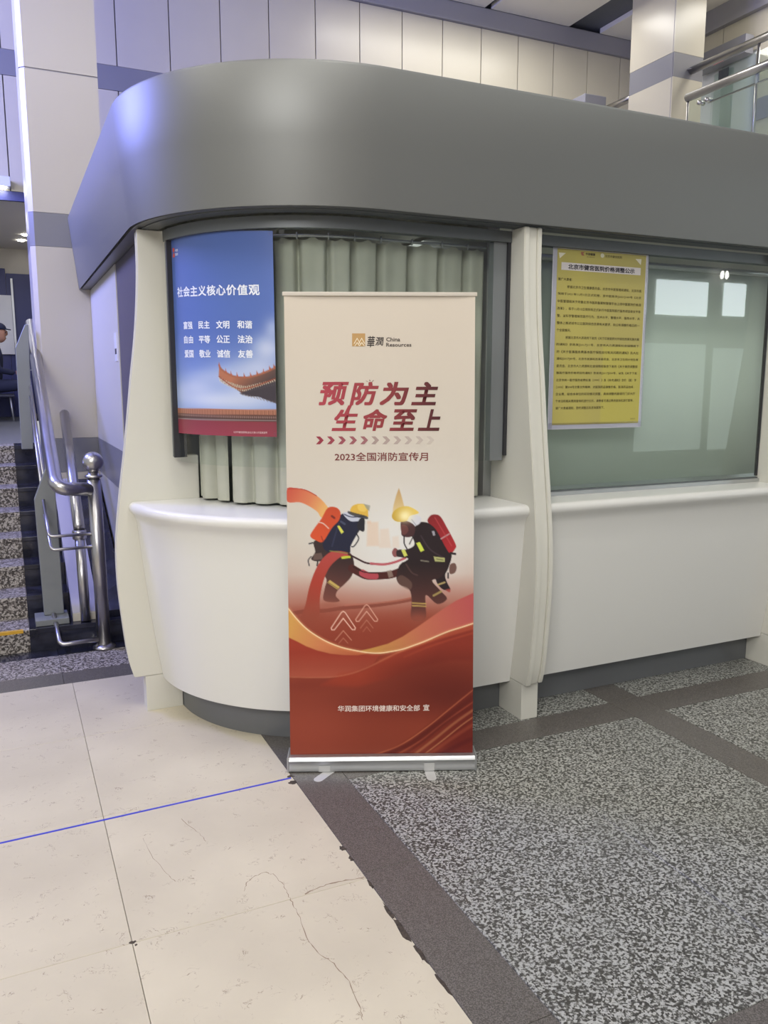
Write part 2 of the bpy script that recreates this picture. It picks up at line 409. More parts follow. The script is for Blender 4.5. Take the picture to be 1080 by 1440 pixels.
body_part('curved_counter_body', None, 86.4, 0, None, 2.2545, prof, M['white'], counter, 44, True)
body_part('straight_counter_body', None, None, None, 2.3575, 4.052, prof, M['white'], counter)
body_part('straight_counter_body', None, None, None, 4.155, 6.6, prof, M['white'], counter)
settle(counter)
plinth = sweep('plinth', [(.77, 0.0), (.77, .171), (.70, .171), (.70, 0.0)], M['plinth'], None, yend=5.4)
tag(plinth, 'recessed grey plinth under the white counter', 'plinth')

# ribs ("fins") that carry the fascia
fin_out = [(2.404, .899), (2.2, .902), (1.95, .922), (1.70, .956), (1.50, .982), (1.33, 1.006), (1.13, 1.036), (.90, 1.064), (.70, 1.068), (.50, 1.056), (.30, 1.036), (.19, 1.010)]
def smooth_curve(pts, n=5):
    out = []
    for i in range(len(pts) - 1):
        p0 = pts[max(i - 1, 0)]; p1 = pts[i]; p2 = pts[i + 1]; p3 = pts[min(i + 2, len(pts) - 1)]
        for k in range(n):
            t = k / n
            out.append(tuple(0.5 * ((2 * p1[j]) + (-p0[j] + p2[j]) * t + (2 * p0[j] - 5 * p1[j] + 4 * p2[j] - p3[j]) * t * t + (-p0[j] + 3 * p1[j] - 3 * p2[j] + p3[j]) * t ** 3) for j in range(2)))
    out.append(pts[-1]); return out
FO = smooth_curve(fin_out)
def fin(kind, pos, label, rin_=.645):
    """kind 'front': sticks out towards -Y at X = pos; 'left': sticks out towards -X at Y = pos"""
    def W(R, t, z): return (pos + t, CY - R, z) if kind == 'front' else (CX - R, pos + t, z)
    root = empty('support_fin', W(.9, .05, 0), label, 'pillar', 'curved ivory fins along the booth')
    def plate(name, t0, t1, inset, zb, rin):
        outl = [(R - inset, z) for z, R in FO if z > zb + .001] + [(FO[-1][1] - inset, zb)]
        inn = [(rin, zb), (rin, 1.32), (.765, 1.325), (.765, 2.404)]
        pts = outl + inn; n = len(pts); V = [W(R, t0, z) for R, z in pts] + [W(R, t1, z) for R, z in pts]
        F = [tuple(range(n)), tuple(range(2 * n - 1, n - 1, -1))] + [(i, (i + 1) % n, n + (i + 1) % n, n + i) for i in range(n)]
        o = mesh(name, V, F, M['fin'], root)
        bm = bmesh.new(); bm.from_mesh(o.data); bmesh.ops.recalc_face_normals(bm, faces=bm.faces[:])
        bm.edges.ensure_lookup_table()
        es = [e for e in bm.edges if len(e.link_faces) == 2 and e.calc_face_angle(0) > 1.2 and all(abs(v.co.z - 2.404) > .0 for v in e.verts) and min(v.co.z for v in e.verts) > .1]
        bmesh.ops.bevel(bm, geom=es, offset=.0035, segments=2, affect='EDGES')
        bm.to_mesh(o.data); bm.free(); shade_auto(o, 40); return o
    plate('fin_plate', 0, .030, 0, .19, rin_)
    plate('fin_plate', .078, .102, .004, .197, rin_)
    plate('fin_core', .0301, .0779, .012, .195, rin_)
    bm = bmesh.new()
    a = W(.973 if kind == 'front' else .955, .002, 0); b = W(.7705, .100, .1885)
    add_box(bm, [min(a[i], b[i]) for i in range(3)], [max(a[i], b[i]) for i in range(3)], .003)
    from_bm('foot', bm, M['fin'], root)
    settle(root); return root
fin('front', 2.255, 'ivory ribbed fin standing right behind the upright banner')
fin('left', 4.137, 'ivory fin at the curved left end of the booth, seen broadside')
fin('front', 4.053, 'ivory fin at the right edge of the photo, past the yellow notice', .745)

# ------------------------------------------------------------------ booth windows (structure)
def arcpane(name, R, th, a0, a1, xr, z0, z1, m, parent, n=32):
    return body_part(name, None, a0, a1, None, xr, [(R, z0), (R, z1), (R - th, z1), (R - th, z0)], m, parent, n)
w1 = empty('window_1', (CX, CY, 1.3), kind='structure', label='curved glass window of the booth behind the blue poster')
arcpane('pane', .772, .010, 77.5, 0, 2.165, 1.30, 2.345, M['cglass'], w1)
arcpane('top_rail', .795, .05, 82, 0, 2.254, 2.346, 2.397, M['frame'], w1)
# posts at both ends of the curved pane
def arcpost(name, a0, a1, R0, R1, z0, z1, m, parent): return body_part(name, None, a0, a1, None, None, [(R0, z0), (R0, z1), (R1, z1), (R1, z0)], m, parent, 3)
arcpost('end_post', 78.6, 77.7, .80, .735, 1.32, 2.346, M['frame_dark'], w1)
arcpost('end_post', 82.6, 78.7, .785, .745, 1.32, 2.346, M['post'], w1)
box('end_post', (2.166, 3.425, 1.30), (2.238, 3.47, 2.346), M['post'], w1)
box('end_post', (2.2385, 3.41, 1.325), (2.2535, 3.434, 2.346), M['frame_dark'], w1)
settle(w1)
w2 = empty('window_2', (3.2, 3.44, 1.1), kind='structure', label='flat glass window of the booth with the yellow notice')
box('pane', (2.372, 3.436, 1.1285), (4.038, 3.446, 2.346), M['glass'], w2)
box('sill_track', (2.359, 3.420, 1.101), (4.051, 3.462, 1.121), M['alu'], w2)
box('seal', (2.359, 3.432, 1.1212), (4.051, 3.450, 1.128), M['frame'], w2)
box('top_rail', (2.359, 3.41, 2.3465), (4.051, 3.46, 2.397), M['frame'], w2)
box('side_seal', (4.0385, 3.434, 1.1358), (4.051, 3.448, 2.346), M['frame_dark'], w2)
box('side_seal', (2.359, 3.434, 1.1358), (2.3715, 3.448, 2.346), M['frame_dark'], w2)
settle(w2)

# blind behind the flat window
bl = empty('roller_blind', (3.2, 3.62, 2.33), 'pale grey-green blind drawn down behind the flat booth window', 'blind')
V = []; F = []
for i in range(2):
    for k, x in enumerate(np.linspace(2.37, 6.40, 25)): V.append((x, 3.60 + .002 * math.sin(x * 9), [1.125, 2.31][i]))
for k in range(24): F.append((k, k + 1, 25 + k + 1, 25 + k))
o = mesh('fabric', V, F, M['blind'], bl, True); sm = o.modifiers.new('t', 'SOLIDIFY'); sm.thickness = .002
tube('roller', [(2.39, 3.60, 2.325), (6.40, 3.60, 2.325)], .018, M['alu'], bl)
for x in (2.385, 6.40): box('bracket', (x, 3.59, 2.30), (x + .005, 3.61, 2.5195), M['alu'], bl)
box('bottom_bar', (2.37, 3.593, 1.106), (6.40, 3.607, 1.126), M['alu'], bl)
settle(bl)
# desk inside
box_ = box('inner_worktop', (2.40, 3.64, 1.06), (6.2, 4.3, 1.10), M['white'])
tag(box_, 'white worktop inside the booth behind the flat window', 'desk')
# booth walls inside
o = box('wall_booth_back', (0.70, 6.9, 0), (6.6, 6.98, 2.52), M['blind']); tag(o, kind='structure')
o = box('wall_booth_partition', (2.27, 3.65, 0), (2.34, 6.88, 2.50), M['sidewall']); tag(o, kind='structure')

# curtain with rod and hooks
cur = empty('curtain', (CX, CY, 1.1), 'sage green pleated curtain hung behind the curved booth glass', 'curtain')
def along(R, s):
    """arc-length from the front straight (s=0 at X=2.19) towards the left end"""
    L1 = 2.19 - CX
    if s <= L1: return (2.19 - s, CY - R), (0.0, -1.0)
    a = (s - L1) / .66
    return (CX - R * math.sin(a), CY - R * math.cos(a)), (-math.sin(a), -math.cos(a))
folds = [-.01, .108, .25, .41, .57, .70, .82, .96, 1.09, 1.22, 1.345, 1.47, 1.60]
def curtain_strip(s0, s1, name):
    V = []; F = []; zs = [1.112, 1.14, 1.30, 1.55, 1.85, 2.1, 2.25, 2.31, 2.328]; ns = int((s1 - s0) / .0045)
    for z in zs:
        tz = (z - 1.1) / 1.23
        for i in range(ns + 1):
            s = s0 + (s1 - s0) * i / ns
            d = min(abs(s - f) for f in folds)
            off = -.045 * math.exp(-(d / (.012 + .010 * (1 - tz))) ** 2)
            off += .007 * math.sin(s * 21 + tz * 1.2) * (1.1 - tz * .5) + .003 * math.sin(s * 67 + 3 * tz)
            near = min(folds, key=lambda f: abs(s - f))
            sag = (-.012 * math.sin(PI * min(d / .06, 1)) if z > 2.3 else 0)
            (x, y), (nx, ny) = along(.66, s)
            V.append((x + nx * off, y + ny * off, z + sag))
    for j in range(len(zs) - 1):
        for i in range(ns): F.append((j * (ns + 1) + i, j * (ns + 1) + i + 1, (j + 1) * (ns + 1) + i + 1, (j + 1) * (ns + 1) + i))
    o = mesh(name, V, F, M['curtain'], cur, True); return o
curtain_strip(0.0, 1.355, 'curtain_panel'); curtain_strip(1.365, 1.62, 'curtain_panel')
pts = [along(.66, s)[0] for s in np.linspace(0, 1.62, 50)]
tube('curtain_rod', [(x, y, 2.335) for x, y in pts], .007, M['alu'], cur, 8)
for f in folds[1:]:
    (x, y), (nx, ny) = along(.66, f)
    tube('curtain_hook', [(x + nx * .012, y + ny * .012, 2.347), (x + nx * .014, y + ny * .014, 2.335), (x + nx * .010, y + ny * .010, 2.318)], .004, M['alu'], cur, 6)
settle(cur)

# booth left side wall, beyond the fin
o = box('wall_booth_side', (0.69, 4.24, 0), (0.75, 6.999, 2.41), M['sidewall']); tag(o, kind='structure')
box('side_panel', (0.672, 5.41, 1.245), (0.6895, 6.996, 2.409), M['sidewall'], o)
box('side_panel', (0.672, 5.41, 0.0), (0.6895, 6.996, 0.969), M['sidewall'], o)
box('grey_band', (0.670, 5.41, 0.9695), (0.6895, 6.996, 1.2445), M['greyband'], o)
box('door_panel', (0.678, 4.245, 0.0), (0.6895, 5.409, 2.409), M['sidedark'], o)
V = [(0.6715, y, z) for y, z in ((6.99, 0), (6.99, .61), (5.62, 0.0))] + [(0.655, y, z) for y, z in ((6.99, 0), (6.99, .61), (5.62, 0.0))]
mesh('black_skirting', V, [(0, 1, 2), (5, 4, 3), (0, 3, 4, 1), (1, 4, 5, 2), (2, 5, 3, 0)], M['black'], o)
st = box('sticker', (0.668, 5.47, 1.82), (0.6718, 5.60, 2.0), M['sticker'])
tag(st, 'small white paper label on the booth side wall', 'label')
box('dark_print', (0.6672, 5.50, 1.865), (0.6679, 5.58, 1.90), M['ink'], st)

# ------------------------------------------------------------------ COLUMN (left)
colr = empty('column', (.54, 7.3, 0), 'broad cream clad column beside the stairs at the left', 'column')
def colbox(name, z0, z1, m, ins=0.0, ch=.035):
    bm = bmesh.new(); x0, x1, y0, y1 = .256 + ins, .812, 7.002 + ins, 7.6
    pts = [(x0 + ch, y0), (x1, y0), (x1, y1), (x0, y1), (x0, y0 + ch)]
    vs = [bm.verts.new((x, y, z)) for z in (z0, z1) for x, y in pts]
    n = 5; bm.faces.new(vs[:n]); bm.faces.new(vs[n:])
    for i in range(n): bm.faces.new((vs[i], vs[(i + 1) % n], vs[n + (i + 1) % n], vs[n + i]))
    return from_bm(name, bm, m, colr)
colbox('cladding_panel', 0, .968, M['column']); colbox('grey_band', .97, 1.243, M['greyband'])
colbox('cladding_panel', 1.245, 2.724, M['column']); colbox('grey_band', 2.726, 2.975, M['greyband'])
colbox('cladding_panel', 2.977, 4.000, M['column']); colbox('dark_joint', 4.001, 4.010, M['beam'], .006); colbox('cladding_panel', 4.011, 6.54, M['column'])
settle(colr)

# ------------------------------------------------------------------ STAIRS
stair = empty('staircase', (-0.5, 5.42, 0), 'granite staircase with black marble edge rising at the left', 'stairs')
for n in range(8):
    y0 = 5.42 + .3 * n; z1 = .145 * (n + 1); y1 = y0 + .3
    a = box('step_riser', (-1.6, y0, z1 - .145), (0.045, y0 + .02, z1 - .03), M['granite_step'], stair)
    box('step_tread', (-1.6, y0 - .008, z1 - .03), (0.045, y1 + .0, z1), M['granite_step'], stair, .003)
    box('edge_tread', (0.0455, y0 - .008, z1 - .03), (.655 if n == 0 else .305 if n < 5 else .25, y1, z1), M['black'], stair, .003)
    box('edge_riser', (0.0455, y0, z1 - .145), (.655 if n == 0 else .305 if n < 5 else .25, y0 + .02, z1 - .03), M['black'], stair)
    # solid core
    box('step_core', (-1.6, y0 + .0205, 0), (.30 if n < 5 else .245, y1 - .0001, z1 - .0305), M['grout'], stair)
for (z,) in ((.1452,),):
    box('yellow_strip', (-1.6, 5.414, z), (0.01, 5.440, z + .0012), M['yellowtape'], stair)
box('orange_strip', (-1.6, 5.4105, .128), (0.01, 5.4119, .1452), M['yellowtape'], stair)
settle(stair)
land = box('landing', (-6, 7.825, 1.02), (0.2535, 14, 1.16), M['plinth']); tag(land, 'grey polished landing at the top of the stairs', 'landing')
box('black_edge', (-6, 7.8205, 1.02), (0.2535, 7.8249, 1.16), M['black'], land)
# sloping pale slab between the two handrails
V = []
for x in (.31, .47):
    for (y, z) in ((5.50, .147), (5.50, .20), (6.995, .92), (6.995, .147)): V.append((x, y, z))
o = mesh('sloping_slab', V, [(0, 1, 2, 3), (7, 6, 5, 4), (0, 4, 5, 1), (1, 5, 6, 2), (2, 6, 7, 3), (3, 7, 4, 0)], M['slab'])
tag(o, 'pale polished slab sloping up beside the stairs under the handrail', 'ramp')
box('kerb_face', (.31, 5.482, .147), (.47, 5.4995, .197), M['column'], o)
V = []
for x in (.4705, .652):
    for (y, z) in ((5.50, .147), (5.50, .19), (6.995, .91), (6.995, .147)): V.append((x, y, z))
mesh('black_slab', V, [(0, 1, 2, 3), (7, 6, 5, 4), (0, 4, 5, 1), (1, 5, 6, 2), (2, 6, 7, 3), (3, 7, 4, 0)], M['black'], o)
V = [(.398, 5.505, .2035), (.404, 5.505, .2035), (.404, 6.99, .9185), (.398, 6.99, .9185)]
mesh('joint', [(x, y, z + .0008) for x, y, z in V], [(0, 1, 2, 3)], M['beam'], o)

# ------------------------------------------------------------------ HANDRAIL (left)
hr = empty('handrail', (.475, 5.31, 0), 'stainless steel stair handrail with ball topped post beside the booth', 'handrail')
tube('post', [(.478, 5.31, .02), (.470, 5.31, 1.09)], .042, M['steel'], hr, 20)
lathe('base_flange', [(.07, .0005), (.07, .012), (.055, .02), (.045, .03)], (.478, 5.31, 0), M['steel'], hr)
lathe('neck', [(.036, 1.088), (.036, 1.10), (.052, 1.103), (.052, 1.115), (.036, 1.12), (.030, 1.14)], (.470, 5.31, 0), M['steel'], hr)
bm = bmesh.new(); bmesh.ops.create_uvsphere(bm, u_segments=28, v_segments=18, radius=.064)
for v in bm.verts: v.co += Vector((.470, 5.31, 1.197))
from_bm('ball', bm, M['steel'], hr, True)
tube('top_rail', [(.440, 5.30, 1.03), (.246, 5.19, 1.055), (.243, 5.75, 1.29), (.24, 7.6, 2.178)], .042, M['steel'], hr, 20, bevel_corner=.10)
for (za, zb) in ((.75, .76), (.668, .675)):
    dx = 0 if za > .7 else .008
    tube('thin_rail', [(.45, 5.30, za), (.192 + dx, 5.30, zb - .01), (.18, 5.52, zb + .19 - (0 if za > .7 else .01))], .010, M['steel'], hr, 10, bevel_corner=.03)
tube('lower_loop', [(.45, 5.30, .062), (.215, 5.30, .055), (.198, 5.52, .20)], .016, M['steel'], hr, 10, bevel_corner=.04)
for dx, dz in ((0, 0), (.018, .075)):
    tube('thin_rail', [(.185 + dx, 5.62, 1.00 - .10 + dz), (.178 + dx * .5, 7.35, 1.00 - .10 + dz + 1.73 * .49)], .010, M['steel'], hr, 10)
def plate_post(pts, y, th, name='plate_post'):
    n = len(pts); V = [(x, y, z) for x, z in pts] + [(x, y + th, z) for x, z in pts]
    F = [tuple(range(n)), tuple(range(2 * n - 1, n - 1, -1))] + [(i, (i + 1) % n, n + (i + 1) % n, n + i) for i in range(n)]
    o = mesh(name, V, F, M['plate'], hr)
    bm = bmesh.new(); bm.from_mesh(o.data); bmesh.ops.recalc_face_normals(bm, faces=bm.faces[:]); bmesh.ops.bevel(bm, geom=bm.edges[:], offset=.004, segments=1, affect='EDGES'); bm.to_mesh(o.data); bm.free()
plate_post([(.128, .95), (.141, .186), (.262, .186), (.255, 1.10), (.215, 1.17)], 5.56, .05)
plate_post([(.100, 1.95), (.095, 1.165), (.180, 1.165), (.205, 2.13), (.178, 2.13)], 7.0, .05)
box('base_block', (.085, 5.45, .147), (.285, 5.66, .185), M['plate'], hr, .004)
tube('rear_rail', [(.425, 6.995, 1.44), (.388, 5.60, .74)], .036, M['steel'], hr, 18)
lathe('joint_ring', [(.040, -.03), (.044, -.025), (.044, .025), (.040, .03)], (.386, 5.585, .70), M['steel'], hr)
tube('rear_post', [(.386, 5.58, .70), (.386, 5.46, .148)], .032, M['steel'], hr, 18)
settle(hr)

# ------------------------------------------------------------------ GALLERY back wall
wb = box('wall_back', (-6, 10.02, 3.70), (9.2, 10.2, 6.6), M['beam']); tag(wb, kind='structure')
pitch = .5845; k0 = -12; cache = {}
for i in range(26):
    x0 = 1.372 + (i + k0) * pitch; x1 = x0 + pitch
    if x1 > 9.0: continue
    for (z0, z1, nm, mm) in ((5.146, 6.318, 'wall_panel', 'panel'), (3.72, 4.884, 'wall_panel', 'panel')):
        key = (z0,)
        if key not in cache:
            bm = bmesh.new(); add_box(bm, (-pitch / 2 + .006, -.02, z0), (pitch / 2 - .006, .019, z1), .003); p = from_bm(nm, bm, M[mm], wb); cache[key] = p.data
        else: p = new_obj(nm, cache[key], wb)
        p.location = ((x0 + x1) / 2, 10.0, 0)
box('grey_band', (-6, 9.978, 4.888), (9, 10.019, 5.142), M['greyband'], wb)
box('grey_beam', (-6, 9.93, 6.322), (9, 10.019, 6.548), M['beam'], wb)
box('navy_trim', (-6, 9.97, 3.62), (0.9, 10.019, 3.716), M['navy'], wb)
lf = box('light_fitting', (-.35, 9.80, 3.73), (0.205, 9.965, 3.83), M['whitewall'], None, .01)
tag(lf, 'white box light fitting mounted low on the wall beyond the stairs', 'lamp'); box('cover', (-.30, 9.82, 3.722), (0.16, 9.94, 3.7295), M['lamp'], lf)
sf = box('ceiling_waiting_room', (-6, 10.205, 3.70), (3, 14.2, 3.80), M['ceil']); tag(sf, kind='structure')
for (x, y) in ((.41, 12.6), (.36, 13.1), (.50, 13.1)):
    bm = bmesh.new(); bmesh.ops.create_cone(bm, cap_ends=True, segments=16, radius1=.045, radius2=.04, depth=.012)
    for v in bm.verts: v.co += Vector((x, y, 3.692))
    from_bm('downlight', bm, M['lamp'], sf)
wn = box('wall_waiting_room', (-6, 14.0, 1.16), (3, 14.1, 3.70), M['column']); tag(wn, kind='structure')
box('navy_panel', (-6, 13.96, 1.165), (0.13, 13.999, 3.40), M['navy'], wn)
box('navy_panel', (0.135, 13.96, 1.165), (2.0, 13.999, 3.33), M['navy'], wn)
bd = box('notice_board', (-1.0, 13.90, 2.12), (.19, 13.955, 3.0), M['paper']); tag(bd, 'cream board on the navy wall beyond the stairs', 'board')
box('frame_strip', (.195, 13.895, 2.12), (.225, 13.955, 3.25), M['alu'], bd)
wl = box('wall_waiting_side', (1.0, 10.205, 1.16), (1.08, 14.0, 3.7), M['column']); tag(wl, kind='structure')

# ------------------------------------------------------------------ CEILING
ce = box('ceiling', (-9, -7, 6.62), (12, 10.2, 6.72), M['slot']); tag(ce, kind='structure')
edges = [-9, -6.2, -4.8, -3.4, -2.0, -.6, .8, 2.2, 3.6, 4.85, 6.06, 6.15, 7.42, 7.95, 9.2, 10.6, 12]
for i in range(len(edges) - 1):
    a, b = edges[i], edges[i + 1]
    if (a, b) in ((6.06, 6.15), (7.42, 7.95)): continue
    for (c, d) in ((-7, -4), (-4, -1), (-1, 2), (2, 4.7), (4.7, 7.3), (7.3, 9.925)):
        box('ceiling_panel', (a + .004, c + .004, 6.55), (b - .004, d - .004, 6.615), M['ceil'], ce)
for (x, y, lb) in ((5.17, 8.6, 'round recessed downlight over the middle of the cream panelled wall'), (7.08, 8.6, 'round recessed downlight just left of the gallery pillar'), (8.27, 8.6, 'round recessed downlight right of the gallery pillar')):
    dl = empty('downlight', (x, y, 6.54), lb, 'lamp', 'downlights along the gallery ceiling')
    lathe('ring', [(.085, -.012), (.085, .0095), (.07, .0095), (.07, -.012)], (0, 0, 0), M['alu'], dl)
    lathe('bulb', [(.001, -.006), (.066, -.006), (.066, .009), (.001, .009)], (0, 0, 0), M['lamp'], dl)
# light troughs above the hall
for (x, y, lb) in ((1.0, 0.2, 'long ceiling light above the speckled granite floor'), (-3.5, 3.0, 'long ceiling light above the beige floor at the left')):
    t = box('light_trough', (x - 1.2, y - .15, 6.515), (x + 1.2, y + .15, 6.549), M['alu']); tag(t, lb, 'lamp', 'ceiling lights of the hall')
    box('diffuser', (x - 1.15, y - .12, 6.509), (x + 1.15, y + .12, 6.5148), M['lamp'], t)

# ------------------------------------------------------------------ RIGHT PILLAR + side wall + rails
pr_ = empty('pillar', (7.76, 8.38, 3.985), 'square cream pillar with a grey band on the upper gallery', 'pillar')
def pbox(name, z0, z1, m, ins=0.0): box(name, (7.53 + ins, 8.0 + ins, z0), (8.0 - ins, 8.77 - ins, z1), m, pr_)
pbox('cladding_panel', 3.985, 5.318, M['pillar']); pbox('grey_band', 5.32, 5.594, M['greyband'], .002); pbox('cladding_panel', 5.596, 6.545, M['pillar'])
box('corner_joint', (7.5275, 8.018, 4.2), (7.5299, 8.024, 6.54), M['beam'], pr_)
settle(pr_)
gd = box('floor_gallery', (6.72, 4.5, 3.83), (9.0, 9.92, 3.984), M['ceil']); tag(gd, kind='structure')
wr = box('wall_right', (8.9, 4.0, 3.985), (9.1, 10.0, 6.6), M['whitewall']); tag(wr, kind='structure')
box('grey_beam', (8.80, 4.0, 6.28), (8.899, 9.92, 6.548), M['beam'], wr)
yy = [10.0, 8.55, 7.6, 6.5, 5.4]
for i in range(len(yy) - 1):
    box('wall_panel', (8.875, yy[i + 1] + .005, 5.84), (8.8995, min(yy[i], 9.97) - .005, 6.278), M['panel'], wr)
box('wall_panel', (8.860, 5.4, 3.9855), (8.8995, 7.985, 5.838), M['panel'], wr)
box('grey_band', (8.850, 5.4, 4.96), (8.8598, 7.975, 5.22), M['beam'], wr)
sg = box('hanging_sign', (8.70, 8.02, 5.78), (8.845, 8.88, 6.00), M['signgrey'], None, .004); tag(sg, 'long grey sign box on the wall behind the gallery rail', 'sign')
o = box('led_strip', (8.697, 8.36, 5.792), (8.6998, 8.52, 5.815), M['led'], sg)
dr = box('door_1', (8.868, 8.36, 3.985), (8.8998, 8.66, 5.74), M['bglass']); tag(dr, kind='structure')
box('dark_top', (8.860, 8.42, 5.60), (8.8675, 8.58, 5.76), M['slot'], dr)
def rail_thing(label):
    r = empty('gallery_railing', (6.8, 6.5, 3.985), label, 'railing'); return r
r1 = rail_thing('upper steel handrail running from the pillar on the gallery')
tube('rail', [(7.8, 7.985, 5.417), (7.8, 5.0, 5.417)], .045, M['steel'], r1, 18)
tube('rail', [(7.8, 8.775, 5.417), (7.8, 9.7, 5.417)], .045, M['steel'], r1, 18)
lathe('flange', [(.06, 0), (.06, .01)], (7.8, 7.98, 5.417), M['steel'], r1)
for y in (5.6, 7.0): tube('post', [(7.8, y, 3.985), (7.8, y, 5.38)], .018, M['steel'], r1)
box('glass_panel', (7.795, 5.0, 4.06), (7.805, 7.5, 5.30), M['bglass'], r1)
settle(r1)
r2 = rail_thing('lower steel handrail with glass panel in front of the gallery pillar')
tube('rail', [(6.8, 7.0, 4.678), (6.8, 4.6, 4.678)], .042, M['steel'], r2, 18)
tube('thin_rail', [(6.82, 6.72, 4.555), (6.82, 4.6, 4.555)], .010, M['steel'], r2, 8)
box('clamp', (6.81, 6.10, 4.55), (6.83, 6.13, 4.66), M['steel'], r2)
tube('post', [(6.8, 6.985, 3.9845), (6.8, 6.985, 4.66)], .012, M['steel'], r2, 10)
box('glass_panel', (6.794, 6.66, 4.04), (6.806, 6.96, 4.65), M['bglass'], r2)
box('glass_panel', (6.794, 4.65, 4.04), (6.806, 6.655, 4.65), M['bglass'], r2)
for y in (6.80, 6.70): tube('glass_clamp', [(6.76, y, 4.57), (6.84, y, 4.57)], .022, M['steel'], r2, 10)
settle(r2)
tag(box('cabinet', (7.02, 9.0, 3.9845), (7.36, 9.4, 5.36), M['signgrey'], None, .01), 'grey cabinet top peeking over the fascia left of the pillar', 'cabinet')

# ------------------------------------------------------------------ HALL wall behind the camera, mirrored in the flat window
hb = box('wall_hall', (-9, -5.3, 0), (16, -5.05, 6.6), M['sidewall']); tag(hb, kind='structure')
def glow(name, x0, x1, z0, z1, m):
    o = box(name, (x0, -5.049, z0), (x1, -5.02, z1), m, hb)
glow('window_pane', 11.08, 12.35, 2.95, 3.58, M['winglow']); glow('window_pane', 12.78, 13.35, 2.98, 3.60, M['winglow'])
glow('frosted_door', 10.72, 12.38, .40, 2.42, M['doorglow']); glow('frosted_door', 12.60, 14.1, .38, 2.36, M['doorglow'])
for x in (12.56, 12.68): 
    bm = bmesh.new(); bmesh.ops.create_uvsphere(bm, u_segments=12, v_segments=8, radius=.035)
    for v in bm.verts: v.co = Vector((v.co.x + x, v.co.y - 4.9, v.co.z * 2.2 + 3.72))
    from_bm('wall_lamp', bm, M['lamp'], hb, True)

# ------------------------------------------------------------------ PRINT helpers: painted grids and real lettering
def col_mesh(name, V, F, C, m, parent, smooth=False):
    me = bpy.data.meshes.new(name); nv = len(V)
    me.vertices.add(nv); me.vertices.foreach_set('co', np.asarray(V, dtype=np.float32).ravel())
    F = list(F) if not isinstance(F, np.ndarray) else F
    if isinstance(F, np.ndarray):
        nf = len(F); me.loops.add(nf * 4); me.polygons.add(nf)
        me.loops.foreach_set('vertex_index', F.ravel().astype(np.int32))
        me.polygons.foreach_set('loop_start', np.arange(0, nf * 4, 4, dtype=np.int32))
    else:
        tot = sum(len(f) for f in F); me.loops.add(tot); me.polygons.add(len(F))
        me.loops.foreach_set('vertex_index', [i for f in F for i in f])
        st = []; a = 0
        for f in F: st.append(a); a += len(f)
        me.polygons.foreach_set('loop_start', st)
    me.update(calc_edges=True); me.validate()
    at = me.color_attributes.new('Col', 'FLOAT_COLOR', 'POINT')
    C = np.asarray(C, dtype=np.float32)
    if C.ndim == 1: C = np.tile(C, (nv, 1))
    if C.shape[1] == 3: C = np.hstack([C, np.ones((nv, 1), np.float32)])
    at.data.foreach_set('color', C.ravel())
    me.materials.append(m)
    return new_obj(name, me, parent)
def nlin(c):
    c = np.asarray(c, float) / 255.0
    return np.where(c <= 0.04045, c / 12.92, ((c + 0.055) / 1.055) ** 2.4)
PK = 0.96                                                   # printed inks are a little brighter than they look in the dim hall
